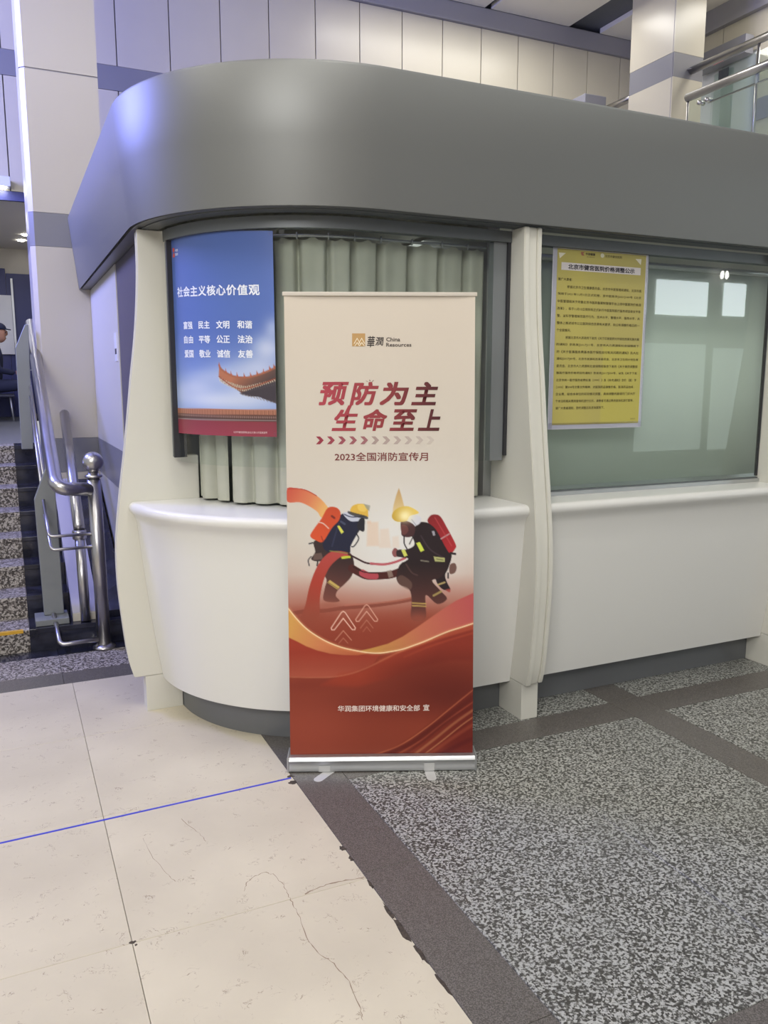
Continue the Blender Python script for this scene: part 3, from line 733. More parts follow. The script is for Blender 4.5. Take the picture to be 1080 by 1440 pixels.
class Canvas:
    def __init__(s, X, Y, color):
        s.X = X.ravel(); s.Y = Y.ravel(); s.C = np.tile(np.array(color, float), (s.X.size, 1))
    def mask(s, pts, soft=0.8):
        P = np.array(pts, float); x0, y0 = P.min(0) - 3 * soft; x1, y1 = P.max(0) + 3 * soft
        idx = np.nonzero((s.X >= x0) & (s.X <= x1) & (s.Y >= y0) & (s.Y <= y1))[0]
        x = s.X[idx]; y = s.Y[idx]; ins = np.zeros(idx.size, bool); d = np.full(idx.size, 1e9)
        n = len(P)
        for i in range(n):
            ax, ay = P[i]; bx, by = P[(i + 1) % n]
            c = ((ay > y) != (by > y)); dy = (by - ay) if by != ay else 1e-9
            ins ^= c & (x < (bx - ax) * (y - ay) / dy + ax)
            l2 = (bx - ax) ** 2 + (by - ay) ** 2 + 1e-9
            t = np.clip(((x - ax) * (bx - ax) + (y - ay) * (by - ay)) / l2, 0, 1)
            d = np.minimum(d, np.hypot(x - ax - t * (bx - ax), y - ay - t * (by - ay)))
        sd = np.where(ins, d, -d)
        return idx, np.clip(sd / soft + 0.5, 0, 1)
    def put(s, idx, a, color):
        c = color(s.X[idx], s.Y[idx]) if callable(color) else np.array(color, float)
        a = a[:, None]; s.C[idx] = s.C[idx] * (1 - a) + c * a
    def poly(s, pts, color, soft=0.8, alpha=1.0, smooth=False):
        if smooth: pts = closed(pts)
        idx, a = s.mask(pts, soft); s.put(idx, a * alpha, color)
    def stroke(s, pts, width, color, alpha=1.0, soft=0.8, smooth=True):
        pts = [tuple(p) for p in pts]
        P = np.array(smooth_curve([tuple(p) for p in pts], 6) if smooth and len(pts) > 2 else pts, float)
        x0, y0 = P.min(0) - width * 3; x1, y1 = P.max(0) + width * 3
        idx = np.nonzero((s.X >= x0) & (s.X <= x1) & (s.Y >= y0) & (s.Y <= y1))[0]
        x = s.X[idx]; y = s.Y[idx]; d = np.full(idx.size, 1e9)
        for i in range(len(P) - 1):
            ax, ay = P[i]; bx, by = P[i + 1]; l2 = (bx - ax) ** 2 + (by - ay) ** 2 + 1e-9
            t = np.clip(((x - ax) * (bx - ax) + (y - ay) * (by - ay)) / l2, 0, 1)
            d = np.minimum(d, np.hypot(x - ax - t * (bx - ax), y - ay - t * (by - ay)))
        s.put(idx, np.clip((width / 2 - d) / soft + 0.5, 0, 1) * alpha, color)
    def blob(s, cx, cy, rx, ry, color, alpha=1.0, power=1.0):
        q = ((s.X - cx) / rx) ** 2 + ((s.Y - cy) / ry) ** 2
        idx = np.nonzero(q < 6)[0]; s.put(idx, alpha * np.exp(-q[idx] * power), color)
    def whole(s, a, color):
        idx = np.nonzero(a > 0.002)[0]; s.put(idx, a[idx], color)
    def linear(s): return nlin(np.clip(s.C, 0, 255)) * PK
def closed(pts):
    n = len(pts); out = []
    for i in range(n):
        p0, p1, p2, p3 = pts[i - 1], pts[i], pts[(i + 1) % n], pts[(i + 2) % n]
        for k in range(4):
            t = k / 4
            out.append(tuple(0.5 * ((2 * p1[j]) + (-p0[j] + p2[j]) * t + (2 * p0[j] - 5 * p1[j] + 4 * p2[j] - p3[j]) * t * t + (-p0[j] + 3 * p1[j] - 3 * p2[j] + p3[j]) * t ** 3) for j in range(2)))
    return out
def grad(p0, p1, c0, c1, mid=None):
    p0 = np.array(p0, float); d = np.array(p1, float) - p0; l2 = (d ** 2).sum(); c0 = np.array(c0, float); c1 = np.array(c1, float)
    def f(x, y):
        t = np.clip(((x - p0[0]) * d[0] + (y - p0[1]) * d[1]) / l2, 0, 1)[:, None]
        if mid is not None:
            m_ = np.array(mid, float)
            return np.where(t < .5, c0 * (1 - 2 * t) + m_ * 2 * t, m_ * (2 - 2 * t) + c1 * (2 * t - 1))
        return c0 * (1 - t) + c1 * t
    return f
def grid(nx, ny):
    u = np.linspace(0, 1, nx + 1); v = np.linspace(0, 1, ny + 1); U, Vv = np.meshgrid(u, v)
    i = np.arange(ny)[:, None] * (nx + 1) + np.arange(nx)[None, :]
    F = np.stack([i, i + nx + 1, i + nx + 2, i + 1], -1).reshape(-1, 4)
    return U, Vv, F
_txt = {}
def glyphs(text, bold=0.0, res=2):
    key = (text, bold, res)
    if key in _txt: return _txt[key]
    cu = bpy.data.curves.new('lettering', 'FONT'); cu.body = text; cu.size = 1.0; cu.resolution_u = res; cu.fill_mode = 'FRONT'
    ob = bpy.data.objects.new('lettering', cu); COL.objects.link(ob)
    dg = bpy.context.evaluated_depsgraph_get(); ev = ob.evaluated_get(dg); me = ev.to_mesh()
    n = len(me.vertices); co = np.zeros(n * 3, np.float32); me.vertices.foreach_get('co', co); co = co.reshape(-1, 3)[:, :2].copy()
    F = [tuple(p.vertices) for p in me.polygons]; ev.to_mesh_clear()
    COL.objects.unlink(ob); bpy.data.objects.remove(ob); bpy.data.curves.remove(cu)
    if bold > 0:                                   # bold face: the outline repeated round a small ring
        n = len(co); rep = [(bold * a, bold * b) for a in (-1, 0, 1) for b in (-1, 0, 1) if (a, b) != (0, 0)] if bold > .012 else [(-bold, -bold), (bold, -bold), (bold, bold), (-bold, bold)]
        rep = [(0, 0)] + rep; co = np.concatenate([co + np.array(r, np.float32) for r in rep]); F = [tuple(i + n * q for i in f) for q in range(len(rep)) for f in F]
        lay = np.repeat(np.arange(len(rep)), n)
    else: lay = np.zeros(len(co), int)
    _txt[key] = (co, F, lay); return _txt[key]
def letter(name, text, rect, mapf, color, m, parent, bold=0.0, shear=0.0, res=2, col_fn=None):
    """fit the text's outline box to rect = (x0, ytop, x1, ybottom) in artwork units; mapf(x, y) -> world"""
    co, F, lay = glyphs(text, bold, res)
    if len(co) == 0: return None
    x0, y0 = co.min(0); x1, y1 = co.max(0)
    X = (co[:, 0] - x0) / (x1 - x0); Y = (co[:, 1] - y0) / (y1 - y0)
    ax = rect[0] + X * (rect[2] - rect[0]) + shear * (Y - 0.5) * (rect[3] - rect[1]); ay = rect[3] - Y * (rect[3] - rect[1])
    W = mapf(ax, ay)
    if bold > 0: W = W + (mapf.off * (lay * .00003)[:, None] if hasattr(mapf, 'off') else 0)
    if col_fn is not None: C = nlin(col_fn(ax, ay)) * PK
    else: C = np.tile(nlin(color) * PK, (len(co), 1))
    return col_mesh(name, W, F, C, m, parent)
def shape(name, polys, mapf, color, m, parent, col_fn=None):
    V = []; F = []
    for p in polys:
        b = len(V); V += [tuple(q) for q in p]; F.append(tuple(range(b, b + len(p))))
    A = np.array(V, float); W = mapf(A[:, 0], A[:, 1])
    C = nlin(col_fn(A[:, 0], A[:, 1])) * PK if col_fn else np.tile(nlin(color) * PK, (len(A), 1))
    return col_mesh(name, W, F, C, m, parent)

# ------------------------------------------------------------------ ROLL-UP BANNER
BA = np.array([1.020, 3.182]); BD = np.array([.9174, -.3979]); BN = np.array([.3979, .9174])     # base corner, along, back
def bpt(a, n, z): return (BA[0] + BD[0] * a + BN[0] * n, BA[1] + BD[1] * a + BN[1] * n, z)
M['cream_bar'] = mat('cream_bar', rgb(196, 188, 176), .4)
M['footplastic'] = mat('pale_foot', rgb(186, 186, 184), .4)
banner = empty('roll_up_banner', bpt(.405, .05, 0), 'tall cream and red roll-up banner standing on the floor', 'banner')
ZB, ZT, LEAN = .062, 2.046, .125
def bfab(off):
    """artwork (0-260 across, 0-653 down) -> world on the fabric"""
    def f(ax, ay):
        ax = np.asarray(ax, float); t = np.asarray(ay, float) / 653.0; s_ = t - .075 * t * (1 - t)
        z = ZT + (ZB - ZT) * s_; n = .045 + LEAN * (1 - s_) - off
        hw = .402 - .002 * (1 - s_); a = .404 - .0045 * (1 - s_) + (ax / 260.0 - .5) * 2 * hw
        # a hint of curl at the free edges
        n = n - .006 * (np.abs(ax / 130.0 - 1) ** 6)
        return np.stack([BA[0] + BD[0] * a + BN[0] * n, BA[1] + BD[1] * a + BN[1] * n, z], -1)
    f.off = np.array([-BN[0], -BN[1], 0]); return f
def K(ox, oy, pts):
    out = []
    for (cx_, cy_) in pts:
        px = ox + cx_ / 3.857; py = oy + cy_ / 3.857; t = (py - 413) / 653.0
        xl = 403 + 6 * t; xr = 667.5 - 3.5 * t; out.append(((px - xl) * 260 / (xr - xl), py - 413))
    return out
c6 = lambda *p: K(400, 410, p); c7 = lambda *p: K(400, 670, p); c8 = lambda *p: K(400, 850, p)
nx, ny = 260, 653
U, Vv, F = grid(nx, ny)
cv = Canvas(U * 260, Vv * 653, (206, 195, 180))
cv.whole(np.clip((cv.Y - 60) / 260, 0, 1), (208, 200, 188))
Yp = cv.Y
cv.blob(157, 360, 105, 92, (226, 225, 222), .95, 1.1)                                  # pale round glow behind the figures
cv.whole(np.clip((Yp - 345) / 105, 0, 1) ** 1.5 * np.clip((np.abs(cv.X - 135) / 125) ** 1.3 + np.clip((Yp - 400) / 60, 0, 1), 0, 1) * .8, (196, 150, 136))
cv.whole(np.clip((Yp - 400) / 70, 0, 1) ** 1.1, (158, 80, 62))
cv.whole(np.clip((Yp - 440) / 45, 0, 1) * .8, (140, 56, 38))
# skyline and spire
for pts, al in ((c7((452, 270), (510, 268), (516, 400), (448, 400)), .42), (c7((520, 308), (566, 304), (580, 410), (516, 410)), .30), (c7((585, 350), (620, 345), (625, 410), (585, 410)), .25), (c7((452, 262), (470, 262), (470, 275), (452, 275)), .5)):
    cv.poly(pts, (226, 184, 150), 3, al)
cv.poly(c7((622, 82), (634, 120), (652, 190), (650, 240), (585, 240), (592, 180), (608, 120)), grad(c7((620, 80))[0], c7((620, 240))[0], (190, 150, 96), (226, 205, 150)), 1.2, .95)
# orange arc at upper left
cv.poly(closed(c7((25, 82), (75, 82), (125, 92), (180, 122), (225, 165), (262, 225), (262, 262), (205, 242), (185, 212), (140, 180), (90, 158), (25, 154))), grad(c7((30, 100))[0], c7((240, 220))[0], (200, 88, 68), (232, 190, 112), (214, 128, 88)), .9)
cv.stroke(c7((25, 83), (75, 83), (125, 93), (180, 123)), 1.0, (170, 40, 36))
# hose lying on the ground, smoke
cv.stroke(c7((35, 765), (120, 752), (220, 750), (330, 735), (470, 725), (600, 708), (700, 690)), 5.5, (128, 62, 48), .75)
cv.stroke(c7((330, 722), (480, 712), (620, 697), (700, 680)), 2.5, (180, 110, 92), .7)
# ---- left figure
cv.poly(closed(c7((165, 372), (235, 360), (262, 430), (240, 470), (185, 482), (150, 468), (172, 430))), (58, 44, 44), .8)
cv.stroke(c7((160, 380), (140, 385)), 2, (60, 60, 66)); cv.stroke(c7((150, 455), (135, 475), (140, 505)), 1.5, (60, 56, 60)); cv.stroke(c7((185, 480), (182, 505)), 2, (52, 46, 48))
cv.poly(c7((165, 440), (205, 435), (215, 470), (160, 475)), (120, 96, 88), 1.2, .7)
cv.poly(closed(c7((300, 235), (345, 215), (390, 250), (432, 255), (418, 300), (390, 345), (362, 400), (355, 440), (300, 448), (235, 428), (212, 395), (225, 345), (262, 280))), (34, 36, 58), .8)
cv.stroke(c7((300, 275), (282, 330), (262, 400)), 2, (52, 56, 82), .8); cv.stroke(c7((310, 265), (330, 278)), 3, (78, 84, 110), .8)
cv.poly(c7((290, 290), (302, 286), (326, 322), (312, 332)), (214, 214, 90), .7)
cv.poly(closed(c7((245, 430), (300, 428), (362, 440), (380, 500), (368, 560), (330, 605), (292, 640), (282, 672), (302, 698), (258, 705), (215, 690), (222, 630), (232, 580), (200, 520))), grad(c7((300, 440))[0], c7((250, 700))[0], (48, 34, 36), (122, 70, 60)), .9)
cv.poly(c7((236, 598), (250, 583), (304, 622), (290, 636)), (196, 170, 96), .8); cv.stroke(c7((240, 596), (294, 632)), .8, (110, 90, 60))
cv.poly(c7((308, 450), (360, 446), (362, 464), (314, 470)), (196, 206, 70), .8)
cv.poly(closed(c7((240, 190), (285, 188), (308, 215), (300, 258), (262, 300), (214, 374), (178, 368), (146, 344), (165, 305), (205, 250))), grad(c7((220, 200))[0], c7((240, 370))[0], (196, 76, 44), (214, 84, 48)), .9)
cv.stroke(c7((188, 268), (215, 275), (244, 302)), 1.6, (222, 190, 176)); cv.stroke(c7((205, 345), (215, 375)), 1.2, (150, 50, 34))
cv.stroke(c7((262, 235), (275, 245)), 3, (120, 44, 36))
cv.poly(closed(c7((322, 222), (345, 214), (400, 240), (440, 238), (430, 256), (375, 266), (345, 252))), (196, 200, 214), .8)
cv.stroke(c7((330, 226), (368, 240), (440, 236)), 1.6, (66, 70, 96))
cv.poly(closed(c7((360, 205), (372, 180), (405, 168), (440, 172), (458, 190), (456, 215), (455, 240), (420, 232), (372, 224))), (220, 178, 74), .8)
cv.poly(closed(c7((400, 175), (432, 172), (452, 188), (440, 210), (408, 205))), (238, 206, 110), 1.5, .7)
cv.poly(c7((432, 168), (468, 178), (462, 208), (448, 196)), (150, 152, 140), 1, .8)
cv.poly(closed(c7((350, 208), (385, 218), (448, 236), (452, 252), (400, 242), (352, 222))), (44, 44, 52), .7, .8)
cv.poly(closed(c7((412, 250), (436, 250), (438, 285), (434, 318), (416, 316), (396, 292))), (40, 38, 44), .8)
cv.stroke(c7((410, 300), (395, 330), (405, 360), (382, 398), (368, 402)), 1.6, (40, 38, 44))
# ---- hose held between them
cv.poly(closed(c7((262, 428), (330, 430), (372, 452), (320, 455), (282, 478), (245, 520), (215, 590), (196, 680), (186, 790), (96, 795), (118, 720), (140, 620), (172, 530), (210, 468))), grad(c7((280, 430))[0], c7((150, 790))[0], (178, 74, 70), (150, 74, 56), (170, 62, 48)), .9)
cv.stroke(c7((250, 425), (300, 432), (350, 440)), 1.6, (130, 140, 70), .8)
cv.stroke(c7((350, 443), (400, 470), (440, 490), (480, 498)), 2.4, (56, 30, 34)); cv.stroke(c7((470, 495), (540, 500), (600, 488), (655, 466)), 3.2, (186, 92, 100))
cv.stroke(c7((368, 520), (410, 545), (450, 562), (520, 562), (580, 556), (640, 535)), 10.5, (76, 34, 32)); cv.stroke(c7((425, 546), (455, 560), (494, 564)), 9.5, (178, 72, 82))
cv.stroke(c7((375, 512), (430, 540), (500, 548)), 1.4, (40, 22, 24)); cv.poly(c7((556, 536), (580, 530), (592, 566), (566, 574)), (150, 132, 120), .8, .8)
# ---- right figure
cv.poly(closed(c7((655, 300), (700, 300), (735, 270), (800, 285), (858, 360), (905, 440), (888, 520), (870, 560), (880, 600), (898, 640), (862, 640), (830, 610), (800, 560), (700, 570), (640, 560), (640, 500), (672, 470), (635, 462), (590, 452), (600, 428), (660, 420), (705, 395), (690, 345))), (40, 28, 32), .9)
cv.poly(closed(c7((640, 490), (760, 480), (880, 490), (850, 570), (800, 590), (845, 645), (880, 690), (828, 718), (768, 668), (765, 730), (762, 800), (688, 800), (690, 700), (676, 636), (625, 610), (608, 565))), grad(c7((740, 500))[0], c7((740, 800))[0], (40, 28, 30), (110, 62, 54)), .9)
cv.poly(closed(c7((612, 575), (640, 560), (690, 600), (680, 640), (625, 610))), (120, 92, 80), 1.4, .55)
cv.stroke(c7((660, 500), (690, 545), (720, 560)), 2.2, (84, 60, 58), .8); cv.stroke(c7((740, 345), (790, 420), (870, 470)), 2, (74, 58, 66), .7); cv.stroke(c7((740, 480), (780, 486)), 2, (140, 136, 120), .8)
cv.poly(closed(c7((790, 236), (815, 228), (845, 240), (880, 300), (926, 390), (925, 415), (898, 442), (868, 400), (820, 310), (776, 268))), grad(c7((790, 240))[0], c7((910, 420))[0], (132, 34, 38), (172, 42, 48)), .9)
cv.stroke(c7((848, 362), (892, 335)), 1.8, (190, 150, 150)); cv.stroke(c7((815, 245), (905, 400)), 1.4, (196, 80, 84), .6)
cv.poly(c7((798, 320), (812, 318), (818, 342), (806, 346)), (190, 190, 200), .7, .8)
cv.poly(closed(c7((896, 505), (922, 495), (932, 520), (922, 548), (895, 552))), (112, 82, 74), .9); cv.stroke(c7((900, 440), (925, 445)), 3, (40, 30, 34)); cv.stroke(c7((886, 550), (886, 576)), 2, (40, 30, 34))
cv.poly(closed(c7((596, 412), (614, 420), (616, 452), (596, 460), (584, 436))), (140, 84, 84), .8); cv.poly(closed(c7((610, 425), (640, 422), (645, 450), (612, 456))), (48, 40, 42), .8)
cv.poly(closed(c7((655, 262), (700, 232), (738, 242), (736, 275), (705, 292), (672, 290))), (212, 212, 220), 1.0); cv.stroke(c7((690, 255), (712, 285)), 1.4, (150, 152, 168), .7)
cv.poly(closed(c7((632, 268), (660, 262), (706, 290), (702, 340), (672, 352), (640, 345), (634, 320))), (72, 44, 46), .9); cv.poly(closed(c7((636, 285), (664, 290), (672, 318), (650, 340), (634, 322))), (112, 66, 62), .9, .8)
cv.stroke(c7((650, 345), (650, 385), (664, 415)), 1.6, (40, 36, 40)); cv.stroke(c7((700, 345), (678, 390)), 1.4, (54, 46, 50))
cv.poly(closed(c7((584, 240), (594, 210), (625, 188), (665, 182), (700, 195), (728, 216), (716, 226), (680, 236), (664, 262), (628, 268), (600, 262))), grad(c7((600, 250))[0], c7((710, 200))[0], (196, 160, 60), (232, 200, 96)), .8)
cv.blob(*c7((655, 236))[0], 10, 9, (255, 246, 196), .9); cv.blob(*c7((500, 205))[0], 1, 1, (230, 210, 120), .1)
cv.poly(c7((714, 385), (734, 378), (758, 424), (738, 434)), (208, 220, 84), .8); cv.poly(c7((634, 424), (652, 418), (668, 452), (650, 460)), (208, 212, 100), .8)
cv.poly(c7((808, 458), (868, 466), (868, 488), (815, 486)), (176, 178, 116), .8); cv.stroke(c7((824, 472), (860, 478)), 1, (90, 84, 60))
for a, b in (((694, 712), (766, 716)), ((694, 726), (766, 730))): cv.stroke(c7(a, b), 2.0, (190, 160, 90), .9)
cv.stroke(c7((808, 672), (848, 650)), 3.0, (170, 150, 90), .9); cv.stroke(c7((834, 612), (868, 600)), 2.6, (190, 168, 110), .9)
cv.poly(closed(c7((872, 640), (898, 636), (894, 655))), (170, 70, 62), .8, .8)
cv.blob(*c7((725, 800))[0], 20, 10, (150, 76, 58), .9); cv.blob(*c7((150, 800))[0], 26, 14, (148, 70, 52), .8); cv.blob(*c7((250, 720))[0], 16, 5, (160, 92, 74), .6)
# thin chevron arrows
def chev(ap, hw, h, th, colr_, al, wdt):
    x, y = ap
    P = c8((x - hw, y + h), (x - hw - 3, y + h - 10), (x - 10, y + 6), (x, y), (x + 10, y + 6), (x + hw + 3, y + h - 10), (x + hw, y + h), (x + hw - 14, y + h), (x, y + th), (x - hw + 14, y + h), (x - hw, y + h))
    cv.stroke(P, wdt, colr_, al, smooth=False)
chev((321, 60), 62, 100, 38, (240, 196, 176), 1, 1.3); chev((447, 25), 56, 90, 36, (232, 180, 158), .85, 1.2)
for (x, y), hw, h, al in (((321, 165), 44, 52, .6), ((321, 205), 24, 28, .4), ((447, 108), 34, 44, .4), ((447, 145), 20, 26, .3)):
    cv.stroke(c8((x - hw, y + h), (x, y), (x + hw, y + h)), 1.2, (226, 170, 146), al, smooth=False)
# ---- ribbons and waves in the lower third
edge = c8((20, 30), (38, 55), (80, 108), (130, 158), (190, 200), (250, 232), (320, 258), (400, 276), (460, 286), (520, 288), (580, 280), (640, 268), (700, 248), (760, 226), (880, 176), (960, 150), (1040, 122))
base_ = edge + c8((1040, 880), (20, 880))
cv.poly(base_, grad((0, 480), (0, 653), (156, 62, 42), (150, 66, 46)), 1)
cv.poly(c8((400, 277), (470, 262), (560, 238), (640, 200), (720, 148), (800, 92), (860, 50), (930, 5), (1040, -45)) + edge[:8:-1], grad(c8((420, 275))[0], c8((1015, 10))[0], (206, 160, 78), (184, 84, 84), (196, 112, 84)), 1.0)
cv.poly(edge[:9] + c8((400, 300), (320, 298), (250, 290), (180, 272), (120, 248), (70, 220), (20, 195)), grad(c8((40, 120))[0], c8((400, 290))[0], (212, 158, 84), (196, 104, 66), (206, 126, 82)), 1.0)
cv.poly(c8((20, 195), (70, 220), (120, 248), (180, 272), (250, 290), (320, 298), (400, 300), (520, 290), (480, 350), (380, 395), (250, 418), (120, 415), (20, 408)), grad(c8((200, 280))[0], c8((200, 415))[0], (160, 58, 40), (196, 96, 72)), 2.0)
cv.poly(c8((300, 400), (420, 380), (520, 330), (620, 285), (760, 235), (900, 185), (1040, 145), (1040, 330), (900, 330), (700, 370), (560, 430), (400, 470), (200, 460)), grad(c8((500, 260))[0], c8((760, 420))[0], (186, 70, 44), (136, 48, 34)), 6, .85)
cv.stroke(c8((20, 410), (120, 416), (250, 416), (360, 398), (460, 362), (560, 312), (680, 258), (800, 214)), 1.6, (222, 140, 104), .65, 1.6)
cv.stroke(c8((520, 330), (640, 275), (760, 232), (1030, 150)), 3.0, (214, 110, 74), .45, 4)
cv.stroke(c8((650, 310), (800, 250), (1030, 178)), 2.0, (200, 90, 60), .4, 3)
cv.blob(*c8((880, 500))[0], 70, 32, (98, 34, 26), .85); cv.blob(*c8((520, 560))[0], 95, 22, (120, 42, 30), .6); cv.blob(*c8((140, 460))[0], 50, 8, (132, 46, 34), .4)
cv.blob(*c8((150, 700))[0], 75, 46, (176, 80, 58), .75); cv.blob(*c8((700, 690))[0], 60, 30, (172, 74, 50), .35)
cv.poly(c8((470, 840), (560, 815), (680, 745), (800, 660), (920, 565), (1040, 465), (1040, 880), (470, 880)), grad(c8((700, 740))[0], c8((900, 840))[0], (150, 62, 40), (116, 36, 28)), 3, .9)
for a_, c_, w_, al_ in ((((480, 838), (620, 790), (760, 700), (880, 605), (1030, 482)), (222, 132, 90), 1.4, .8), (((540, 842), (680, 780), (820, 680), (1030, 520)), (98, 30, 24), 7, .75), (((600, 842), (740, 762), (860, 670), (1030, 548)), (196, 104, 72), 1.6, .55),
                        (((640, 842), (760, 760), (880, 665), (1030, 570)), (104, 34, 26), 4, .6), (((700, 840), (820, 750), (920, 670), (1030, 592)), (216, 150, 100), 3.4, .55), (((750, 842), (860, 760), (960, 680), (1030, 630)), (226, 160, 108), 1.6, .7),
                        (((780, 842), (880, 770), (1030, 670)), (170, 78, 52), 5, .6), (((840, 842), (940, 790), (1030, 748)), (96, 24, 24), 6, .6)):
    cv.stroke(c8(*a_), w_, c_, al_, max(1, w_ * .6))
cv.whole(np.clip((cv.Y - 500) / 30, 0, 1) * .16, (50, 16, 10)); cv.blob(*c8((820, 420))[0], 80, 30, (112, 38, 26), .5)
cv.stroke(edge, 4.0, (238, 176, 120), .45, 4); cv.stroke(edge, 1.5, (252, 226, 180), .95, .9)
A = bfab(0.0)(cv.X, cv.Y)
fab = col_mesh('fabric_panel', A, F, cv.linear(), M['print'], banner)
fab.data.polygons.foreach_set('use_smooth', [True] * len(fab.data.polygons))
# back of the fabric
B = bfab(-.0012)(U[::653 // 1, ::20].ravel() * 260, Vv[::653, ::20].ravel() * 653); nb = 14
mesh('fabric_backing', [tuple(v) for v in B], [(k, k + 1, nb + k + 1, nb + k) for k in range(nb - 1)], M['paper'], banner)
bo = bfab(.0008)
def rose(x, y):
    t = np.clip((x - 40) / 180, 0, 1)[:, None]; c0 = np.array((172, 62, 76.)); c1 = np.array((146, 56, 60.)); c2 = np.array((70, 30, 32.))
    return np.where(t < .5, c0 * (1 - 2 * t) + c1 * 2 * t, c1 * (2 - 2 * t) + c2 * (2 * t - 1))
def rc(f, x0, y0, x1, y1):
    a = f((x0, y0))[0]; b = f((x1, y1))[0]; return (a[0], a[1], b[0], b[1])
for k, ch in enumerate('预防为主'):
    x0 = (200, 372, 530, 702)[k]; x1 = (342, 506, 670, 832)[k]
    letter('headline_character', ch, rc(c6, x0, 498, x1, 628), bo, None, M['print'], fab, .030, .22, 3, rose)
for k, ch in enumerate('生命至上'):
    x0 = (274, 428, 584, 736)[k]; x1 = (402, 556, 712, 850)[k]
    letter('headline_character', ch, rc(c6, x0, 650, x1, 770), bo, None, M['print'], fab, .030, .22, 3, rose)
# long stroke that joins the two headline rows, three small rays
shape('headline_stroke', [c6((352, 628), (372, 628), (344, 690), (322, 690))], bo, None, M['print'], fab, rose)
for (a, b) in (((447, 492), (456, 498)), ((466, 486), (468, 495)), ((487, 489), (480, 497))):
    shape('headline_ray', [c6((a[0] - 2, a[1]), (a[0] + 2, a[1]), (b[0] + 2, b[1]), (b[0] - 2, b[1]))], bo, (96, 60, 60), M['print'], fab)
for i in range(11):
    x = 178 + 59.2 * i; t = i / 10
    c = tuple((1 - t) * np.array((150, 52, 66)) + t * np.array((204, 194, 182))) if i < 5 else tuple(np.array((168, 148, 142)) * (1 - (i - 5) / 6.5) + np.array((206, 198, 186)) * (i - 5) / 6.5)
    if i < 5: c = tuple(np.array((148, 50, 66)) * (1 - i / 6) + np.array((160, 130, 128)) * i / 6)
    shape('arrow_mark', [c6((x, 800), (x + 22, 800), (x + 42, 821), (x + 20, 821)), c6((x + 20, 821), (x + 42, 821), (x + 22, 843), (x, 843))], bo, c, M['print'], fab)
letter('subtitle_lettering', '2023全国消防宣传月', rc(c6, 278, 888, 778, 936), bo, (122, 58, 56), M['print'], fab, .012, 0, 2)
g0 = c6((373, 228), (443, 228), (443, 300), (373, 300)); shape('emblem_square', [g0], bo, (184, 146, 92), M['print'], fab)
zz = []
bo2 = bfab(.0014)
for (x0, y0, x1, y1, x2, y2) in ((384, 286, 400, 256, 416, 286), (408, 286, 424, 256, 440, 286), (388, 299, 400, 280, 412, 299), (412, 299, 425, 280, 438, 299)):
    zz += [c6((x0 - 3, y0), (x1, y1 - 4), (x1, y1 + 3), (x0 + 2, y0)), c6((x1, y1 - 4), (x2 + 3, y2), (x2 - 2, y2), (x1, y1 + 3))]
shape('emblem_peaks', zz, bo2, (232, 218, 190), M['print'], fab)
letter('emblem_lettering', '華', rc(c6, 454, 243, 494, 306), bo, (52, 44, 42), M['print'], fab, .012, .1)
letter('emblem_lettering', '潤', rc(c6, 499, 248, 540, 296), bo, (52, 44, 42), M['print'], fab, .012, .1)
letter('emblem_lettering', 'China', rc(c6, 555, 250, 630, 273), bo, (78, 68, 62), M['print'], fab, .018)
letter('emblem_lettering', 'Resources', rc(c6, 555, 281, 690, 302), bo, (78, 68, 62), M['print'], fab, .018)
letter('footer_lettering', '华润集团环境健康和安全部', rc(c8, 290, 570, 733, 603), bo, (236, 216, 206), M['print'], fab, .014)
letter('footer_lettering', '宣', rc(c8, 751, 568, 784, 601), bo, (236, 216, 206), M['print'], fab, .014)
# top bar, base and feet
def bbox(name, a0, a1, n0, n1, z0, z1, m, parent, bev=0.0, shear=0.0):
    bm = bmesh.new(); add_box(bm, (a0, n0, z0), (a1, n1, z1), bev)
    for v in bm.verts: v.co = Vector(bpt(v.co.x, v.co.y, v.co.z))
    return from_bm(name, bm, m, parent)
tb = bbox('top_bar', -.008, .808, .160, .180, 2.040, 2.057, M['cream_bar'], banner, .004)
tube('support_pole', [bpt(.404, .088, .06), bpt(.404, .088 + LEAN - .030, 2.04)], .008, M['alu'], banner, 10)
bbox('pole_hook', .39, .418, .1805, .20, 2.0405, 2.058, M['frame_dark'], banner)
# cassette: extruded profile
prof_b = [(0.0, .006), (.004, .002), (.098, .002), (.102, .010), (.102, .050), (.090, .064), (.052, .068), (.050, .058), (.042, .058), (.040, .066), (.012, .066), (.004, .060), (0.0, .052), (.003, .042), (.003, .026), (0, .020)]
V = []; n = len(prof_b)
for a in (-.002, .812): V += [bpt(a, q, z) for q, z in prof_b]
Fb = [tuple(range(n)), tuple(range(2 * n - 1, n - 1, -1))] + [(i, (i + 1) % n, n + (i + 1) % n, n + i) for i in range(n)]
cs = mesh('cassette', V, Fb, M['alu'], banner)
bm = bmesh.new(); bm.from_mesh(cs.data); bmesh.ops.recalc_face_normals(bm, faces=bm.faces[:]); bm.to_mesh(cs.data); bm.free(); shade_auto(cs, 30)
for a0, a1 in ((-.010, -.0025), (.8125, .820)): bbox('end_cap', a0, a1, -.002, .104, .0015, .070, M['alu'], banner, .002)
